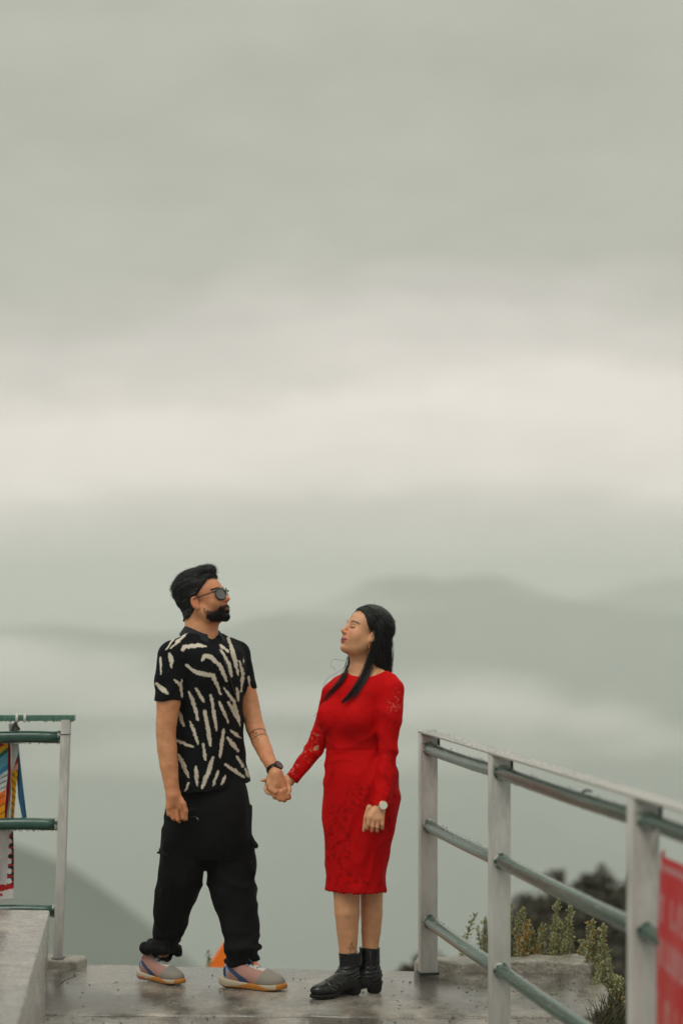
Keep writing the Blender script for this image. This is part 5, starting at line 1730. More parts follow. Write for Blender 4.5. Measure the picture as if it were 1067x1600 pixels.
    for (a_, b_, dn) in ((mp(393, 1309, -0.01), mp(401.5, 1322, -0.01), 0.0), (mp(250, 1330, -0.05), mp(262, 1336, -0.09), 0.0)):
        for dd_ in (-0.045, -0.015, 0.015, 0.045): T.op(cone(a_ + np.array([0, dd_, 0]), b_ + np.array([0, dd_, 0]), 0.009, 0.0060), 0.006)
    for (x0_, y0_, x1_, y1_, d_) in ((268, 1333, 326, 1337, -0.125), (268, 1300, 318, 1304, -0.118)):
        pass

    def ring(c, r, rr, tilt, k):
        n = 14
        pts = [c + np.array([r * math.cos(a), r * 1.05 * math.sin(a), tilt * math.cos(a + k) + 0.004 * math.sin(3 * a + k)]) for a in np.linspace(0, 2 * math.pi, n + 1)]
        for i in range(n): T.op(cone(pts[i], pts[i + 1], rr * (1 + 0.25 * math.sin(2.3 * i + k)), rr * (1 + 0.25 * math.sin(2.3 * (i + 1) + k))), 0.008)
    ring(mp(257, 1472, 0.14), 0.060, 0.015, 0.008, 0.4)
    ring(mp(252, 1484, 0.15), 0.070, 0.019, 0.012, 2.0)
    ring(mp(247, 1494, 0.158), 0.043, 0.014, 0.006, 4.0)
    ring(mp(380, 1483, -0.01), 0.066, 0.015, 0.010, 1.0)
    ring(mp(380, 1493, -0.01), 0.056, 0.014, 0.008, 2.6)
    ring(mp(371.5, 1504, -0.005), 0.036, 0.015, 0.008, 5.0)

    def wr(a, b, c):
        px = CX + a * FPX / b; py = HY + (CAMH - c) * FPX / b
        n1 = vnoise(px * 0.022, py * 0.016, b * 5, 7); n2 = vnoise(px * 0.05, py * 0.03, b * 9, 9)
        rg = lambda v: 1 - 2 * np.sqrt(v * v + 0.004)
        w = 0.0034 * rg(np.sin((py + 0.6 * (px - 322)) * 0.045 + 3.2 * n1)) * smoothstep(1350, 1440, py)
        w = w + 0.0036 * rg(np.sin((py - 1.1 * (px - 322)) * 0.038 + 3.0 * n2)) * smoothstep(1250, 1300, py) * smoothstep(1440, 1390, py)
        w = w + 0.0050 * rg(np.sin(py * 0.16 + 2.5 * n1 + 1.5 * n2)) * smoothstep(1445, 1475, py)
        return w + 0.0035 * fbm(a * 9, b * 9, c * 7, 3, 16)
    T.ripple(wr, 0.04)
    M_TROU = mat('black_cotton', (0.0062, 0.0065, 0.0075), 0.8, 0.14, var=0.25, vscale=30, bump=0.0007, bscale=350)
    tr = finish('trousers', T, M_TROU, t, base, None, 1)
    MB().tube(np.array([mp(295, 1277, -0.150), mp(305, 1276, -0.152), mp(312, 1283, -0.150)]) - base, [0.0016, 0.0018, 0.0018], 6).build('zip_pull', mat('zip_cord', (0.02, 0.02, 0.022), 0.6, 0.3), tr, True)
    MB().tube(np.array([mp(308, 1277.5, -0.154), mp(310, 1281, -0.154)]) - base, [0.0022, 0.0016], 6).build('zip_pull', mat('zip_metal', (0.5, 0.5, 0.48), 0.3, 0.5, metal=0.7), tr, True)

    # ---- trainers
    def shoe(heel, toe, lift, side):
        f = np.array([toe[0] - heel[0], toe[1] - heel[1], 0.0]); L_ = np.linalg.norm(f); f /= L_
        lat = np.array([-f[1], f[0], 0.0])
        pitch = math.atan2(-lift, L_)
        R = np.stack([f * math.cos(pitch) + np.array([0, 0, math.sin(pitch)]), lat, np.array([0, 0, math.cos(pitch)]) - f * math.sin(pitch)], 1)
        o = np.array([heel[0], heel[1], lift])
        k = L_ / 0.30
        lo, hi = o - 0.36, o + 0.36
        cs = np.array([[a, b, c] for a in (-0.02, L_ + 0.02) for b in (-0.07, 0.07) for c in (-0.01, 0.15)]) @ R.T + o
        def part(build, name, m, parent, colf=None, h=0.0028):
            B = Solid(cs.min(0), cs.max(0), h)
            build(lambda prim, kk=0.012, mode='add': B.op(local(prim, R, o, k), kk, mode))
            cf = (lambda V, N: colf((V - o) @ R / k)) if colf else None
            return finish(name, B, m, parent, base, cf, 1)
        def upper(A):
            A(ball((0.055, 0, 0.055), (0.052, 0.036, 0.050)), 0)
            A(cone((0.045, 0, 0.075), (0.060, 0, 0.105), 0.036, 0.037), 0.02)
            A(cone((0.10, 0, 0.080), (0.175, 0, 0.050), 0.034, 0.030), 0.03)
            A(cone((0.10, 0, 0.050), (0.20, 0, 0.042), 0.040, 0.044), 0.02)
            A(ball((0.225, 0, 0.038), (0.068, 0.047, 0.036)), 0.02)
            A((lambda X, Y, Z: 0.024 - Z, np.array([-1, -1, -1.0]), np.array([1, 1, 0.03])), 0.0, 'none')
        def ucol(q):
            x, y, z = q[:, 0], np.abs(q[:, 1]), q[:, 2]
            C = np.tile(np.array((0.44, 0.235, 0.195)), (len(q), 1))                       # pink mesh
            g = x > 0.185 + 0.5 * (z - 0.04)
            C[g] = (0.27, 0.245, 0.215)                                                 # grey suede toe
            C[(z < 0.036 + 0.010 * np.sin(x * 30)) & (x > 0.12)] = (0.28, 0.25, 0.22)
            tp = (y < 0.021) & (z > 0.050) & (x > 0.10) & (x < 0.205)
            C[tp] = (0.58, 0.57, 0.54)                                                 # lace stay
            hb = (x < 0.045)
            C[hb] = (0.36, 0.37, 0.41)
            C[(x < 0.030) & (z > 0.045) & (z < 0.085)] = (0.035, 0.05, 0.12)
            C[(z > 0.098) & (x < 0.05)] = (0.35, 0.03, 0.06)
            # dark blue side flash, narrow at the heel and broad at the sole
            xc = np.interp(z, [0.026, 0.045, 0.065, 0.085, 0.095], [0.128, 0.108, 0.076, 0.048, 0.036])
            wd = np.interp(z, [0.026, 0.045, 0.07, 0.095], [0.026, 0.022, 0.017, 0.010])
            C[(np.abs(x - xc) < wd) & (z < 0.094) & (y > 0.015)] = (0.045, 0.075, 0.165)
            return C
        up = part(upper, 'shoe', mat('trainer_upper', (0.5, 0.4, 0.4), 0.7, 0.3, attr='Col', bump=0.0006, bscale=350), t, ucol)
        def mid(A):
            A(cone((0.040, 0, 0.020), (0.12, 0, 0.020), 0.044, 0.040), 0)
            A(cone((0.12, 0, 0.020), (0.20, 0, 0.018), 0.040, 0.047), 0.01)
            A(ball((0.225, 0, 0.020), (0.078, 0.051, 0.05)), 0.01)
            A(ball((0.03, 0, 0.020), (0.050, 0.042, 0.05)), 0.01)
        def scol(q):
            x, y, z = q[:, 0], q[:, 1], q[:, 2]
            C = np.tile(np.array((0.50, 0.42, 0.31)), (len(q), 1))
            gum = (z < 0.009 + 0.024 * np.exp(-((x - 0.165) / 0.055) ** 2)) | (x > 0.275)
            C[gum] = (0.50, 0.20, 0.035)
            C[(z < 0.004)] = (0.09, 0.045, 0.02)
            if side: C[(x < 0.07) & (z < 0.016) & (z > 0.003)] = (0.55, 0.13, 0.07)
            return C
        def sole_build(A):
            mid(A)
        B = Solid(cs.min(0), cs.max(0), 0.0028)
        A = lambda prim, kk=0.012, mode='add': B.op(local(prim, R, o, k), kk, mode)
        mid(A)
        def slab(X, Y, Z):
            x, y, z = X - o[0], Y - o[1], Z - o[2]
            u = (x * R[0, 0] + y * R[1, 0] + z * R[2, 0]) / k
            w = (x * R[0, 2] + y * R[1, 2] + z * R[2, 2]) / k
            topz = np.interp(u, [0, 0.03, 0.10, 0.20, 0.26, 0.30], [0.040, 0.036, 0.030, 0.026, 0.028, 0.036])
            botz = np.interp(u, [0, 0.02, 0.22, 0.30], [0.008, 0.0, 0.0, 0.012])
            tread = 0.0022 * np.sign(np.sin(u * 700)) * (u > 0.02)
            return np.maximum(w - topz, botz + tread * 0.5 - w) * k
        B.cut(slab, k=0.004)
        finish('sole', B, mat('trainer_sole', (0.6, 0.5, 0.4), 0.6, 0.3, attr='Col', bump=0.001, bscale=250), up, base, lambda V, N: scol((V - o) @ R / k), 1)
        mlb, mlw = mat('lace_white', (0.66, 0.66, 0.64), 0.8, 0.2), mat('lace_blue', (0.03, 0.075, 0.15), 0.8, 0.2)
        wl = lambda p: o + R @ (np.asarray(p) * k) - base
        for i in range(5):
            x = 0.112 + i * 0.019; zt = np.interp(x, [0.10, 0.19], [0.114, 0.083]) - 0.002
            MB().tube([wl((x - 0.004, -0.026, zt - 0.014)), wl((x, -0.012, zt)), wl((x + 0.002, 0.012, zt)), wl((x + 0.006, 0.026, zt - 0.014))], 0.0042, 6).build('lace', mlb if i % 2 == 0 else mlw, up, True)
        MB().tube([wl((0.108, 0, 0.117)), wl((0.128, -0.016, 0.126)), wl((0.150, -0.022, 0.112)), wl((0.156, -0.027, 0.100))], 0.0024, 6).build('lace', mlw, up, True)
        MB().box(wl((0.098, 0, 0.118)), (0.030, 0.030, 0.008), R).build('tongue', mlw, up, bevel=0.002)
    hl_ = P(214, 1527, 10.18); tl = P(287.5, 1539, 10.0)
    shoe((P(221, 0, 10.16)[0], 10.16), (P(286.5, 0, 9.99)[0], 9.99), 0.008, True)
    shoe((P(350, 0, 9.985)[0], 9.985), (P(446.5, 0, 9.845)[0], 9.845), 0.002, False)

    # ---- watch on the far wrist
    M_STEEL = mat('black_watch_steel', (0.02, 0.02, 0.022), 0.25, 0.6, metal=0.6)
    w0, w1 = mp(417, 1181, -0.05), mp(430, 1208, -0.125)
    axv = (w1 - w0) / np.linalg.norm(w1 - w0); wc = mp(428.2, 1203.2, -0.115)
    a1 = np.cross(axv, np.array([0, 0, 1.0])); a1 /= np.linalg.norm(a1)
    a2 = np.cross(axv, a1)
    wt = None
    n = 22
    mb = MB()
    for k in range(n):                       # bracelet links
        a = 2 * math.pi * k / n
        r = a1 * math.cos(a) + a2 * math.sin(a); tg = -a1 * math.sin(a) + a2 * math.cos(a)
        mb.box(wc + r * 0.0285 - base, (0.0042, 0.0074, 0.019), np.stack([r, tg, axv], 1))
    wt = mb.build('wristwatch', M_STEEL, t, bevel=0.0008)
    fc = np.array([0.62, -0.62, 0.30]); fc = fc - axv * (fc @ axv) * 0.75; fc /= np.linalg.norm(fc)
    dc = wc + fc * 0.0305
    MB().tube(np.array([dc - fc * 0.004, dc, dc + fc * 0.006, dc + fc * 0.0065]) - base, [0.018, 0.0205, 0.0205, 0.0185], 28).build('case', M_STEEL, wt, True)
    MB().tube(np.array([dc + fc * 0.0062, dc + fc * 0.0072]) - base, [0.0165, 0.0165], 28).build('dial', mat('red_dial', (0.16, 0.02, 0.03), 0.2, 0.6, col2=(0.05, 0.008, 0.012), vscale=260), wt)


man()

# ------------------------------------------------------------------ the woman
WD = 9.75
WPX = WD / FPX
WSKIN = (0.67, 0.335, 0.182)


def wp(px, py, dd=0.0):
    return P(px, py, WD + dd)


def surf_depth(V, px, py, tol=2.5):
    """nearest surface of a built mesh at a photo pixel"""
    x = CX + V[:, 0] * FPX / V[:, 1]; y = HY + (CAMH - V[:, 2]) * FPX / V[:, 1]
    k = (np.abs(x - px) < tol) & (np.abs(y - py) < tol)
    return V[k, 1].min() if k.any() else None


def woman():
    base = np.array([wp(560, 0)[0], WD, 0.0])
    t = thing('person', 'woman in red lace dress and black ankle boots with closed eyes', 'person', tuple(base))
    HR = head_frame(math.radians(-65), math.radians(22))
    HT = wp(570.5, 988.5)
    HS = 0.915
    yaw = math.radians(40)
    fw = np.array([-math.sin(yaw), -math.cos(yaw), 0]); lf = np.array([math.cos(yaw), -math.sin(yaw), 0])
    rows = [(1048, 556, 600), (1058, 534, 610), (1072, 520, 616), (1092, 513, 613), (1120, 512, 609), (1148, 509, 606), (1172, 509, 605), (1190, 507.5, 613), (1207, 506, 621.5), (1232, 505, 624.5), (1262, 504.5, 621.5), (1300, 506, 614.5), (1340, 508, 606), (1372, 509, 602.5), (1402, 507.5, 605)]
    zk = [wp(0, r[0])[2] for r in rows]; hw = [(r[2] - r[1]) / 2 * WPX for r in rows]
    dep = np.interp([r[0] for r in rows], [1048, 1172, 1230, 1402], [0.80, 0.86, 0.86, 0.86])
    TORSO = loft(zk, [wp((r[1] + r[2]) / 2, 0)[0] for r in rows], [WD] * len(rows), [w * 1.105 for w in hw], [w * d for w, d in zip(hw, dep)], -yaw, 2.1)
    bc = wp(557, 1121)
    BUST = [ball(bc - lf * 0.066 + fw * 0.076, (0.062, 0.058, 0.060)), ball(bc + lf * 0.056 + fw * 0.074, (0.064, 0.060, 0.062))]
    SHO = [limb([wp(568, 1050, 0.0), wp(606, 1068, -0.085), wp(611, 1078, -0.10)], [0.046, 0.046, 0.050]), limb([wp(566, 1052, 0.0), wp(532, 1072, 0.08), wp(521, 1082, 0.095)], [0.046, 0.043, 0.044])]
    NEAR = [wp(611, 1078, -0.105), wp(609, 1110, -0.120), wp(607, 1146, -0.130), wp(606.5, 1172, -0.135), wp(603, 1205, -0.150), wp(599, 1236, -0.170), wp(596, 1262, -0.182)]
    NR = [0.050, 0.0545, 0.0465, 0.0420, 0.0375, 0.0360, 0.0395]
    FAR = [wp(520, 1084, 0.095), wp(509, 1125, 0.12), wp(500, 1153, 0.125), wp(491, 1172, 0.125), wp(477, 1189, 0.12), wp(462, 1208, 0.112), wp(455, 1217.5, 0.105)]
    FRr = [0.043, 0.043, 0.0425, 0.0400, 0.0345, 0.0285, 0.0290]
    # ---- body
    S = Solid((-0.36, 9.46, 0.0), (0.30, 10.02, 1.60), 0.0042, ((HT[0] - 0.11, HT[0] + 0.10, 0.0024), (HT[1] - 0.11, HT[1] + 0.12, 0.0026), (1.36, 1.60, 0.0024)))
    add_head(S, HR, HT, HS, False)
    S.op(cone(HT + HR @ np.array([0, -0.020, -0.050]), wp(566.5, 1036, 0.005), 0.043, 0.0435), 0.03)
    S.op(cone(wp(566.5, 1036, 0.005), wp(567, 1060, 0.005), 0.0435, 0.055), 0.03)
    S.op(clip(grow(TORSO, -0.008), wp(556, 1360), (0, 0, -1)), 0.03)
    for q in SHO: S.op(grow(q, -0.006), 0.03)
    for q in BUST: S.op(grow(q, -0.012), 0.03)
    S.op(limb(NEAR[:-1], [r - 0.008 for r in NR[:-1]]), 0.02)
    S.op(limb(FAR[:-1], [r - 0.007 for r in FRr[:-1]]), 0.02)
    # near hand
    w0 = wp(596, 1253, -0.180)
    S.op(cone(NEAR[-2], w0, 0.0240, 0.0205), 0.004)
    for kx, ky in ((578.5, 1277), (586.5, 1280), (594.5, 1279)): S.op(cone(w0, wp(kx, ky, -0.206), 0.0190, 0.0150), 0.012)
    for (kx, ky, L_, sw) in ((597, 1279, 15, 0), (590, 1281.5, 16.5, -1), (583, 1281.5, 16, -2), (576.5, 1279, 14.5, -3)):
        chain(S, [wp(kx, ky, -0.209), wp(kx + sw * 0.4, ky + L_ * 0.60, -0.213), wp(kx + sw, ky + L_, -0.203), wp(kx + sw, ky + L_ * 0.95, -0.188)], [0.0092, 0.0080, 0.0073, 0.0062], 0.003)
    chain(S, [wp(577, 1262, -0.19), wp(572, 1276, -0.190), wp(570, 1289, -0.188), wp(568, 1298, -0.186)], [0.013, 0.0095, 0.0080, 0.0064], 0.004)
    # hand joined with his
    h = lambda x, y, d: P(x, y, 9.845 + d)
    S.op(cone(FAR[-2], h(452, 1219, 0.014), 0.0235, 0.0205), 0.01)
    S.op(cone(h(452, 1219, 0.014), h(434, 1223, 0.030), 0.0200, 0.0165), 0.012)
    S.op(cone(h(452, 1221, 0.014), h(437, 1234, 0.030), 0.0195, 0.0155), 0.012)
    for pts in ([h(432, 1219, 0.030), h(421, 1220, 0.022), h(413, 1219, 0.008), h(409.5, 1219.5, 0.0)],
                [h(430, 1224, 0.032), h(417, 1224.5, 0.020), h(415, 1233, -0.008), h(417, 1239, -0.012)],
                [h(432, 1230, 0.034), h(420, 1232, 0.018), h(420.5, 1239, -0.010), h(424.5, 1241.5, -0.016)],
                [h(435, 1235, 0.034), h(427, 1240, 0.020), h(429, 1246.5, -0.006), h(434, 1248, -0.012)]):
        chain(S, pts, [0.0095, 0.0085, 0.0076, 0.0064], 0.003)
    chain(S, [h(450, 1225, 0.0), h(452.5, 1234, -0.014), h(450.5, 1241, -0.024)], [0.011, 0.0088, 0.0066], 0.004)
    # legs
    S.op(limb([wp(541, 1330, 0.02), wp(541.5, 1392, -0.005), wp(542.5, 1425, -0.010), wp(543, 1455, -0.002), wp(543.5, 1484, 0.005), wp(544, 1525, 0.006)], [0.066, 0.0545, 0.0510, 0.0440, 0.0365, 0.034]), 0.02)
    S.op(limb([wp(579, 1330, 0.05), wp(580.5, 1392, 0.055), wp(580.5, 1425, 0.055), wp(579.5, 1455, 0.055), wp(578.5, 1478, 0.055), wp(577.5, 1525, 0.055)], [0.062, 0.0470, 0.0455, 0.0400, 0.0340, 0.032]), 0.006)
    S.cut(lambda X, Y, Z: 0.05 - Z)
    S.ripple(lambda a, b, c: 0.0010 * fbm(a * 22, b * 22, c * 14, 2, 41) * (c < 1.3), 0.02)
    HF = S.F.copy()

    def skin_col(V, N):
        C = np.tile(np.array(WSKIN), (len(V), 1))
        C *= (1 + 0.07 * fbm(V[:, 0] * 30, V[:, 1] * 30, V[:, 2] * 30, 3, 2))[:, None]
        q = to_local(V, HR, HT, HS)
        inh = (q[:, 2] > -0.13) & (np.abs(q[:, 0]) < 0.1) & (np.abs(q[:, 1]) < 0.13) & (V[:, 2] > 1.3)
        f = inh * 1.0
        rosy = np.exp(-((np.abs(q[:, 0]) - 0.042) ** 2 + (q[:, 2] + 0.030) ** 2) / 0.0005) * (q[:, 1] > 0.03) + np.exp(-((q[:, 1] - 0.10) ** 2 + (q[:, 2] + 0.033) ** 2 + q[:, 0] ** 2) / 0.0005)
        C = C * (1 - (0.16 * f * rosy)[:, None] * np.array([0.1, 1, 0.9]))
        zl = q[:, 2] + 0.0695 - 5.0 * q[:, 0] ** 2
        lip = inh & (q[:, 1] > 0.060) & (((q[:, 0] / 0.030) ** 2 + (zl / 0.0100) ** 2) < 1)
        C[lip] = (0.40, 0.060, 0.085)
        C[inh & (q[:, 1] > 0.055) & (np.abs(q[:, 0]) < 0.032) & (np.abs(zl) < 0.0015)] = (0.12, 0.02, 0.03)
        ax_ = np.abs(q[:, 0]) - 0.031
        lash = inh & (q[:, 1] > 0.058) & (np.abs(ax_) < 0.0165) & (np.abs(q[:, 2] + 0.0085 - 14 * ax_ ** 2) < 0.0028)
        C[lash] = (0.03, 0.018, 0.015)
        crease = inh & (q[:, 1] > 0.055) & (np.abs(ax_) < 0.015) & (np.abs(q[:, 2] - 0.007 + 10 * ax_ ** 2) < 0.0016)
        C[crease] = C[crease] * 0.62
        lid = inh & (q[:, 1] > 0.055) & (np.abs(ax_) < 0.016) & (np.abs(q[:, 2]) < 0.006)
        C[lid] = C[lid] * np.array([0.90, 0.80, 0.78])
        brow = inh & (q[:, 1] > 0.045) & (np.abs(ax_ - 0.003) < 0.021) & (np.abs(q[:, 2] - 0.0215 + 12 * (ax_ - 0.002) ** 2) < 0.0032)
        C[brow] = (0.055, 0.032, 0.024)
        # small inked flower above the front ankle
        px = CX + V[:, 0] * FPX / V[:, 1]; py = HY + (CAMH - V[:, 2]) * FPX / V[:, 1]
        fr = V[:, 1] < wp(0, 0, -0.012)[1]
        r = np.hypot(px - 548.5, py - 1479.5); a = np.arctan2(py - 1479.5, px - 548.5)
        tat = fr & (r < 5.2) & (np.abs(r - 3.0 - 1.3 * np.sin(3 * a)) < 0.9)
        tat |= fr & (np.abs(px - 548.5 - (1482 - py) * 0.22) < 0.55) & (py > 1470) & (py < 1489)
        C[tat] = C[tat] * 0.42
        return np.clip(C, 0, 1)
    M_SKW = mat('fair_skin', WSKIN, 0.45, 0.45, attr='Col', var=0.09, vscale=25, bump=0.0005, bscale=300, sss=0.10)
    finish('body', S, M_SKW, t, base, skin_col, 1)

    # ---- dress
    DR = Solid((-0.26, 9.46, 0.40), (0.30, 10.02, 1.36), 0.0036)
    DR.op(TORSO)
    for q in SHO: DR.op(q, 0.03)
    for q in BUST: DR.op(q, 0.055)
    DR.op(clip(limb(NEAR, NR), wp(596.5, 1258, -0.178), (0.08, -0.10, -1)), 0.012)
    DR.op(clip(limb(FAR, FRr), wp(455.5, 1217, 0.105), FAR[-1] - FAR[-2]), 0.012)
    DR.op(ball(wp(574, 1038.5, -0.01), (0.092, 0.13, 0.055)), 0.008, 'sub')
    c0 = wp(556, 1392)
    zh = wp(0, 1393)[2]
    def hem(X, Y, Z):
        a = np.arctan2(Y - WD, X - c0[0])
        return zh + 0.0055 * np.abs(np.sin(a * 15)) - 0.002 - Z
    DR.cut(hem)

    def folds(a, b, c):
        px = CX + a * FPX / b; py = HY + (CAMH - c) * FPX / b
        n1 = vnoise(px * 0.03, py * 0.03, b * 6, 3)
        rg = lambda v: 1 - 2 * np.sqrt(v * v + 0.006)
        w = -0.0022 * np.exp(-((py - 1172) / 1.6) ** 2) * (px < 594)
        w = w + 0.0024 * rg(np.sin((py + 0.25 * px) * 0.10 + 2.2 * n1)) * smoothstep(1125, 1150, py) * smoothstep(1200, 1178, py)
        w = w + 0.0028 * rg(np.sin((py * 0.9 - px * 0.5) * 0.085 + 2.4 * n1)) * smoothstep(575, 600, px) * smoothstep(1080, 1120, py) * smoothstep(1260, 1230, py)
        w = w + 0.0022 * rg(np.sin((py * 0.5 + px) * 0.09 + 2.0 * n1)) * smoothstep(1180, 1210, py)
        w = w + 0.0030 * rg(np.sin((px + py * 0.4) * 0.17 + 2.0 * n1)) * smoothstep(520, 500, px) * smoothstep(1120, 1140, py) * smoothstep(1235, 1220, py)
        lace = 0.0005 * vnoise(px * 0.32, py * 0.32, 0, 21)
        return w + lace + 0.003 * fbm(a * 10, b * 10, c * 8, 3, 26)
    DR.ripple(folds, 0.03)

    def dress_col(V, N):
        px = CX + V[:, 0] * FPX / V[:, 1]; py = HY + (CAMH - V[:, 2]) * FPX / V[:, 1]
        red = np.array((0.56, 0.0015, 0.0032))
        C = np.tile(red, (len(V), 1))
        n = vnoise(V[:, 0] * 95, V[:, 1] * 60, V[:, 2] * 95, 4) + 0.6 * vnoise(V[:, 0] * 210, V[:, 1] * 150, V[:, 2] * 210, 6)
        floral = np.sin(V[:, 0] * 120 + 3 * vnoise(V[:, 0] * 30, 0, V[:, 2] * 30, 9)) * np.sin(V[:, 2] * 105 + 3 * vnoise(V[:, 0] * 30, 5, V[:, 2] * 30, 10))
        k = smoothstep(-0.25, 0.75, n * 0.6 + floral * 0.4)
        patch = smoothstep(-0.25, 0.35, vnoise(V[:, 0] * 14, V[:, 1] * 8, V[:, 2] * 11, 14) + 0.25)
        skirt = smoothstep(1170, 1185, py)
        C = C * (1 - (0.46 * k * patch * (0.30 + 0.70 * skirt))[:, None])
        # sheer openwork of the sleeves shows the skin through
        up = np.exp(-(((px - 617) / 13) ** 2 + ((py - 1097) / 20) ** 2)) + 0.55 * np.exp(-(((px - 604) / 8) ** 2 + ((py - 1180) / 8) ** 2))
        d = (px - 455) * 0.74 + (py - 1217) * 0.67
        fa = smoothstep(505, 498, px) * smoothstep(1128, 1140, py) * (0.45 + 0.55 * smoothstep(2, -9, (py - 1217) + (px - 455) * 1.08 + 6))
        sheer = np.clip(1.15 * up + 0.85 * fa, 0, 1)
        ns = vnoise(V[:, 0] * 150, V[:, 1] * 110, V[:, 2] * 170, 44) + 0.6 * vnoise(V[:, 0] * 320, V[:, 1] * 300, V[:, 2] * 320, 45)
        spot = smoothstep(0.42, 0.75, ns * 0.8 + 0.30 * (sheer - 0.5)) * smoothstep(0.2, 0.5, sheer) * 0.85
        C = C * (1 - spot[:, None]) + np.array((0.60, 0.20, 0.15)) * spot[:, None]
        edge = smoothstep(1384, 1391, py)
        holes = (vnoise(px * 0.8, py * 0.8, 0, 7) > 0.5) * edge
        C = C * (1 - 0.5 * holes[:, None])
        return np.clip(C, 0, 1)
    M_DRESS = mat('red_lace', (0.5, 0.003, 0.006), 0.7, 0.08, attr='Col', var=0.10, vscale=120, bump=0.0005, bscale=260)
    VQ = DR.mesh('dress')
    dr = finish('dress', VQ, M_DRESS, t, base, dress_col, 1)
    DV = VQ[0]

    # ---- hair
    hs = S.sl(HT - 0.17, HT + 0.15, 0)
    ax_ = [S.ax[i][hs[i]] for i in range(3)]
    X, Y, Z = ax_[0][:, None, None], ax_[1][None, :, None], ax_[2][None, None, :]
    x, y, z = X - HT[0], Y - HT[1], Z - HT[2]
    q = [(x * HR[0, i] + y * HR[1, i] + z * HR[2, i]) / HS for i in range(3)]
    B = Solid.__new__(Solid); B.ax = ax_; B.h = S.h
    edge = np.interp(q[1], [-0.12, -0.05, -0.022, 0.000, 0.020, 0.038, 0.056, 0.072, 0.085], [-0.12, -0.10, -0.05, 0.004, 0.012, 0.034, 0.066, 0.086, 0.100])
    part = 0.0035 * np.exp(-((q[0] - 0.012) / 0.004) ** 2)
    strand = fbm(q[0] * 60, q[1] * 60, q[2] * 12, 2, 18)
    thk = 0.0045 + 0.0070 * smoothstep(0.0, 0.035, q[2] - edge)
    B.F = np.maximum(HF[hs] - thk + part - 0.0012 * strand, (edge - q[2]) * HS).astype(np.float32)
    ear = np.sqrt(((np.abs(q[0]) - 0.080) / 0.022) ** 2 + ((q[1] + 0.006) / 0.020) ** 2 + ((q[2] + 0.014) / 0.032) ** 2) - 1
    B.F = np.maximum(B.F, -ear * 0.015).astype(np.float32)
    finish('hair', B, M_HAIR, t, base, None, 0)
    FIN['cap'] = FIN['hair']
    Hb = Solid((0.02, 9.60, 1.28), (0.26, 9.92, 1.62), 0.0030)
    Hb.op(limb([wp(586, 974, 0.03), wp(591, 1000, 0.035), wp(594, 1025, 0.035), wp(597, 1044, 0.035)], [0.060, 0.0545, 0.0460, 0.0350]))
    Hb.op(limb([wp(584, 972, -0.01), wp(590, 1000, -0.030), wp(592, 1025, -0.028), wp(595, 1042, -0.02)], [0.048, 0.036, 0.028, 0.020]), 0.015)
    Hb.op(local(ball((0.088, 0.004, -0.014), (0.030, 0.016, 0.026)), HR, HT, HS), 0.004, 'sub')
    Hb.ripple(lambda a, b, c: 0.0035 * fbm(a * 130, b * 130, c * 9, 2, 33))
    finish('hair', Hb, M_HAIR, t, base, None, 0)
    rnd = np.random.RandomState(15)
    V, N = FIN['hair']; I = rnd.randint(0, len(V), 5000)
    dv = np.array([0.10, 0, -1.0]) + rnd.normal(size=(len(I), 3)) * 0.06
    dv -= N[I] * ((dv * N[I]).sum(1) - 0.03 - 0.07 * rnd.rand(len(I)))[:, None]; dv /= np.linalg.norm(dv, axis=1, keepdims=True)
    fuzz_object('hair_strands', V[I] - N[I] * 0.001, dv, 0.015 + 0.035 * rnd.rand(len(I)), 0.0007, rnd, M_STRAND, t, base)

    # loose locks: bundles of thin strands along guide lines
    rnd = np.random.RandomState(5)
    def lock(guide, n, spread, r, name, m, end=0.25):
        g = np.array(guide); mb = MB()
        tt = np.linspace(0, 1, len(g)); ts = np.linspace(0, 1, 16)
        sm = np.stack([curve(tt, g[:, k])(ts) for k in range(3)], 1)
        for i in range(n):
            o = rnd.normal(size=3) * spread; o2 = rnd.normal(size=3) * spread * 0.75
            ln = 1 - rnd.rand() ** 2 * end
            p = np.stack([np.interp(ts * ln, ts, sm[:, k]) for k in range(3)], 1)
            taper = (1 - 0.55 * ts)[:, None]
            p = p + o * taper + o2 * np.sin(ts * np.pi * 1.5 + rnd.rand() * 3)[:, None]
            mb.tube(p - base, r * np.linspace(1.0, 0.35, 16), 5)
        o_ = mb.build(name, m, t, True); o_['kind'] = 'stuff'
        return o_
    M_TIP = mat('brown_hair', (0.022, 0.011, 0.008), 0.45, 0.3, var=0.3, vscale=60)

    def on(px, py, gap, dflt):
        d = surf_depth(DV, px, py)
        d = WD + dflt if d is None else d
        return P(px, py, min(d - gap, WD + dflt))
    front = [wp(592, 975, -0.066), wp(592, 992, -0.074), wp(587.5, 1008, -0.078), wp(580, 1024, -0.078), wp(574, 1040, -0.084), on(566, 1058, 0.010, -0.095), on(557, 1072, 0.008, -0.10), on(546, 1086, 0.007, -0.12), on(534, 1098, 0.005, -0.13)]
    lock(front, 120, 0.0068, 0.0012, 'hair_strands', M_HAIR, 0.3)
    lock([wp(592, 985, -0.06), wp(588, 1006, -0.06), wp(583, 1025, -0.065), wp(578, 1045, -0.075), on(570, 1062, 0.008, -0.10), on(560, 1078, 0.006, -0.11), on(549, 1092, 0.005, -0.13)], 30, 0.0048, 0.0012, 'hair_strands', M_STRAND, 0.35)
    left_ = [wp(556, 1012, 0.055), wp(548, 1030, 0.055), wp(543, 1046, 0.050), on(532, 1063, 0.008, 0.06), on(521, 1076, 0.008, 0.05), on(510, 1090, 0.006, 0.02), P(502, 1104, WD + 0.02)]
    lock(left_, 46, 0.0062, 0.0010, 'hair_strands', M_TIP, 0.35)
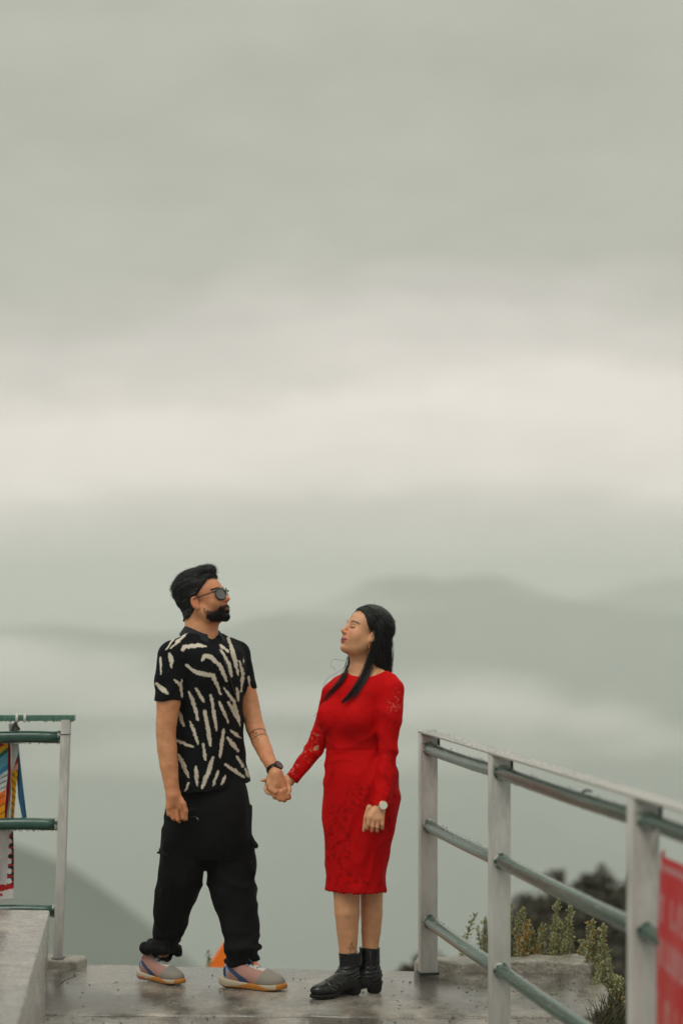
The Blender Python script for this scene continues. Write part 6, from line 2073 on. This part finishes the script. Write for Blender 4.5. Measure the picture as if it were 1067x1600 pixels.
    lock([wp(552, 1014, 0.05), wp(547, 1030, 0.05), wp(545, 1042, 0.045), on(538, 1058, 0.008, 0.05), on(527, 1072, 0.008, 0.04), on(514, 1083, 0.008, 0.02)], 24, 0.0045, 0.0012, 'hair_strands', M_TIP, 0.3)
    for (a, b) in (((588, 962, -0.045), (610, 1046, -0.02)), ((594, 962, -0.02), (611, 1048, 0.0)), ((590, 965, 0.0), (606, 1050, -0.03)), ((585, 968, -0.06), (600, 1048, -0.04))):
        g = [wp(*a), wp(a[0] + 7, a[1] + 20, a[2] - 0.012), wp(b[0] - 3, b[1] - 34, b[2] - 0.008), wp(*b)]
        lock(g, 26, 0.008, 0.0015, 'hair_strands', M_HAIR, 0.2)
    V, N = FIN['cap']; I = rnd.randint(0, len(V), 6000)
    ql = to_local(V, HR, HT, HS)[I]
    dl = np.stack([np.sign(ql[:, 0] - 0.012) * 0.5 * smoothstep(0.02, 0.09, ql[:, 2]), -0.75 + 0 * ql[:, 0], -0.75 * smoothstep(0.13, 0.06, ql[:, 2]) - 0.1], 1)
    dv = dl @ HR.T + rnd.normal(size=(len(I), 3)) * 0.07
    dv -= N[I] * ((dv * N[I]).sum(1) - 0.05 - 0.10 * rnd.rand(len(I)))[:, None]; dv /= np.linalg.norm(dv, axis=1, keepdims=True)
    fuzz_object('hair_strands', V[I] - N[I] * 0.001, dv, 0.010 + 0.022 * rnd.rand(len(I)) * smoothstep(0.0, 0.04, ql[:, 2] + 0.04), 0.0006, rnd, M_STRAND, t, base)
    # strands combed from the parting down over the cap and into the fall of hair behind
    mb = MB(); cc, rr_ = np.array([0, -0.020, 0.040]), np.array([0.0870, 0.1055, 0.0925])
    for i in range(330):
        y0 = rnd.uniform(-0.55, 0.72); sgn = 1 if rnd.rand() < 0.8 else -1
        beta = np.interp(y0, [-0.55, 0.72], [1.25, 0.35]) + rnd.normal() * 0.12
        aa = np.linspace(0.06, rnd.uniform(1.0, 1.55), 12)
        yy = cc[1] + rr_[1] * (y0 * np.cos(aa) - np.sin(aa) * math.sin(beta) * 0.9)
        v = 1 - np.clip((yy - cc[1]) / rr_[1], -0.98, 0.98) ** 2
        th = np.minimum(aa, 1.52) * 1.02
        xx = sgn * rr_[0] * np.sqrt(v) * np.sin(th); zz = cc[2] + rr_[2] * np.sqrt(v) * np.cos(th)
        pts = np.stack([xx + 0.010 * np.exp(-aa * 5), yy, zz], 1)
        pts = cc + (pts - cc) * (1.0 + rnd.uniform(-0.012, 0.018))
        lowest = np.interp(yy, [-0.12, -0.05, -0.022, 0.000, 0.020, 0.038, 0.056, 0.072, 0.085], [-0.12, -0.10, -0.05, 0.006, 0.014, 0.036, 0.068, 0.088, 0.100])
        ok = np.cumprod(zz > lowest + 0.002).astype(bool)
        if ok.sum() < 4: continue
        mb.tube(HT + (pts[ok] * HS) @ HR.T - base, 0.0012 * np.linspace(1, 0.6, ok.sum()), 5)
    o_ = mb.build('hair_strands', M_STRAND, t, True); o_['kind'] = 'stuff'
    mb = MB()
    for pts in ([(546, 1024, 0.03), (536, 1032, 0.0), (521, 1030, -0.02), (517, 1040, -0.03), (525, 1047, -0.03)], [(543, 1040, 0.02), (525, 1052, 0.0), (512, 1060, 0.0), (505, 1072, 0.0)],
                [(505, 1098, 0.0), (498, 1112, 0.0), (490, 1119, 0.0)], [(608, 1030, 0.0), (611, 1042, 0.0), (614, 1050, 0.0)], [(600, 1040, -0.05), (592, 1048, -0.08), (589, 1053, -0.09)], [(560, 952, -0.02), (552, 958, -0.03), (546, 972, -0.02)]):
        g = np.array([wp(*p) for p in pts]); tt = np.linspace(0, 1, len(g)); ts = np.linspace(0, 1, 14)
        mb.tube(np.stack([curve(tt, g[:, k])(ts) for k in range(3)], 1) - base, 0.0006, 4)
    o_ = mb.build('hair_strands', M_HAIR, t, True); o_['kind'] = 'stuff'

    # ---- earring, watch, ring
    M_GOLD = mat('rose_gold', (0.75, 0.42, 0.22), 0.25, 0.5, metal=0.9)
    e = HT + HR @ (np.array([0.078, 0.000, -0.044]) * HS)
    mb = MB().tube(np.array([e, e + np.array([-0.001, -0.002, -0.014]), e + np.array([-0.002, -0.002, -0.034])]) - base, 0.0011, 6)
    for dz, r in ((0.0, 0.0022), (-0.020, 0.0032), (-0.036, 0.0026)):
        V, Q, T = ellip(e + np.array([-0.001, -0.002, dz]) - base, (r, r, r * 1.3), 8, 6); mb.add(V, Q, T)
    mb.build('earring', M_GOLD, t, True)
    wc = wp(594.5, 1256, -0.1830); axv = wp(588, 1280, -0.206) - w0; axv /= np.linalg.norm(axv)
    a1 = np.cross(axv, np.array([0, 1.0, 0])); a1 /= np.linalg.norm(a1); a2 = np.cross(axv, a1)
    ring = [wc + (a1 * math.cos(a) * 1.06 + a2 * math.sin(a)) * 0.0245 for a in np.linspace(0, 2 * math.pi, 33)]
    wt = MB().tube(np.array(ring) - base, 0.0024, 8, False).build('wristwatch', M_GOLD, t, True)
    fc = np.array([0.12, -0.97, 0.12]); fc /= np.linalg.norm(fc)
    dc = wp(596.5, 1259, -0.184) + fc * 0.0385
    MB().tube(np.array([dc - fc * 0.003, dc, dc + fc * 0.004, dc + fc * 0.0042]) - base, [0.0165, 0.0185, 0.0185, 0.0165], 28).build('case', M_GOLD, wt, True)
    MB().tube(np.array([dc + fc * 0.0040, dc + fc * 0.0050]) - base, [0.0152, 0.0152], 28).build('dial', mat('white_dial', (0.74, 0.71, 0.65), 0.25, 0.5), wt)
    rc = wp(590.2, 1293, -0.212)
    MB().tube(np.array([rc + np.array([math.cos(a) * 0.0092, math.sin(a) * 0.0092, 0]) for a in np.linspace(0, 2 * math.pi, 17)]) - base, 0.0013, 6, False).build('finger_ring', M_GOLD, t, True)

    # ---- ankle boots
    M_LEATHER = mat('black_leather', (0.0055, 0.0060, 0.0075), 0.22, 0.5, var=0.2, vscale=30, bump=0.0016, bscale=55, rvar=0.10, rscale=25)
    M_SOLE = mat('black_rubber', (0.006, 0.006, 0.006), 0.5, 0.3)

    def boot(heel, toe, shaft_top, sc):
        f = np.array([toe[0] - heel[0], toe[1] - heel[1], 0.0]); L_ = np.linalg.norm(f); f /= L_
        R = np.stack([f, np.array([-f[1], f[0], 0.0]), np.array([0, 0, 1.0])], 1)
        o = np.array([heel[0], heel[1], 0.002]); k = L_ / 0.245
        cs = np.array([[a, b, c] for a in (-0.03, L_ + 0.02) for b in (-0.065, 0.065) for c in (-0.01, 0.22)]) @ R.T + o
        B = Solid(cs.min(0), cs.max(0), 0.0028)
        A = lambda prim, kk=0.012, mode='add': B.op(local(prim, R, o, k), kk, mode)
        st = shaft_top / k
        A(cone((0.050, 0, 0.085), (0.056, 0, st + 0.02), 0.0410, 0.0430 * sc), 0)
        A(ball((0.043, 0, 0.072), (0.045, 0.034, 0.040)), 0.02)
        A(cone((0.075, 0, 0.080), (0.150, 0, 0.048), 0.036, 0.031), 0.03)
        A(cone((0.050, 0, 0.055), (0.150, 0, 0.038), 0.032, 0.034), 0.02)
        A(ball((0.190, 0, 0.034), (0.056, 0.039, 0.029)), 0.02)
        B.cut(lambda X, Y, Z: np.maximum(Z - shaft_top - 0.001 * np.sin((X + Y) * 60), 0.012 - Z))

        def wr(a, b, c):
            x = (a - o[0]) * R[0, 0] + (b - o[1]) * R[1, 0]
            n1 = vnoise(a * 30, b * 30, c * 30, 5)
            rg = lambda v: 1 - 2 * np.sqrt(v * v + 0.01)
            w = 0.0018 * rg(np.sin((c * 1.0 + x * 0.35) * 150 + 2.2 * n1)) * smoothstep(0.135, 0.110, c) * smoothstep(0.045, 0.07, c)
            w = w + 0.0020 * rg(np.sin((x * 1.0 - c * 0.5) * 120 + 2.0 * n1)) * smoothstep(0.085, 0.06, c) * smoothstep(0.09, 0.12, x) * smoothstep(0.2, 0.17, x)
            return w + 0.001 * n1
        B.ripple(wr, 0.02)
        bt = finish('boot', B, M_LEATHER, t, base, None, 1)
        S2 = Solid(cs.min(0), cs.max(0), 0.0028)
        A2 = lambda prim, kk=0.008, mode='add': S2.op(local(prim, R, o, k), kk, mode)
        A2(cone((0.035, 0, 0.02), (0.034, 0, 0.05), 0.033, 0.036), 0)
        A2(ball((0.185, 0, 0.014), (0.064, 0.042, 0.03)), 0.0)
        A2(cone((0.06, 0, 0.042), (0.14, 0, 0.018), 0.024, 0.028), 0.01)

        def sole(X, Y, Z):
            u = ((X - o[0]) * R[0, 0] + (Y - o[1]) * R[1, 0]) / k
            zb = np.where(u < 0.066, 0.0, np.interp(u, [0.066, 0.068, 0.11, 0.14, 0.22, 0.26], [0.034, 0.034, 0.016, 0.001, 0.001, 0.008]))
            zt = np.interp(u, [0.0, 0.07, 0.14, 0.25], [0.052, 0.046, 0.020, 0.020])
            return np.maximum(Z - o[2] - zt * k, o[2] + zb * k - Z)
        S2.cut(sole, k=0.003)
        finish('sole', S2, M_SOLE, bt, base, None, 1)
        return bt, R, o, k
    boot((P(562.5, 0, 9.79)[0], 9.79), (P(487, 0, 9.645)[0], 9.645), 0.176, 1.06)
    bt, R, o, k = boot((P(597.0, 0, 9.815)[0], 9.815), (P(508, 0, 9.79)[0], 9.79), 0.188, 1.06)
    z0 = o + R @ np.array([0.056 * k, 0, 0]); side = -R[:, 1] if (-R[:, 1])[1] < 0 else R[:, 1]
    MB().tube(np.array([z0 + side * 0.0405 + np.array([0, 0, z_]) for z_ in (0.06, 0.10, 0.14, 0.178)]) - base, 0.0028, 6).build('zip', mat('boot_zip', (0.015, 0.015, 0.016), 0.3, 0.6), bt, True)


woman()
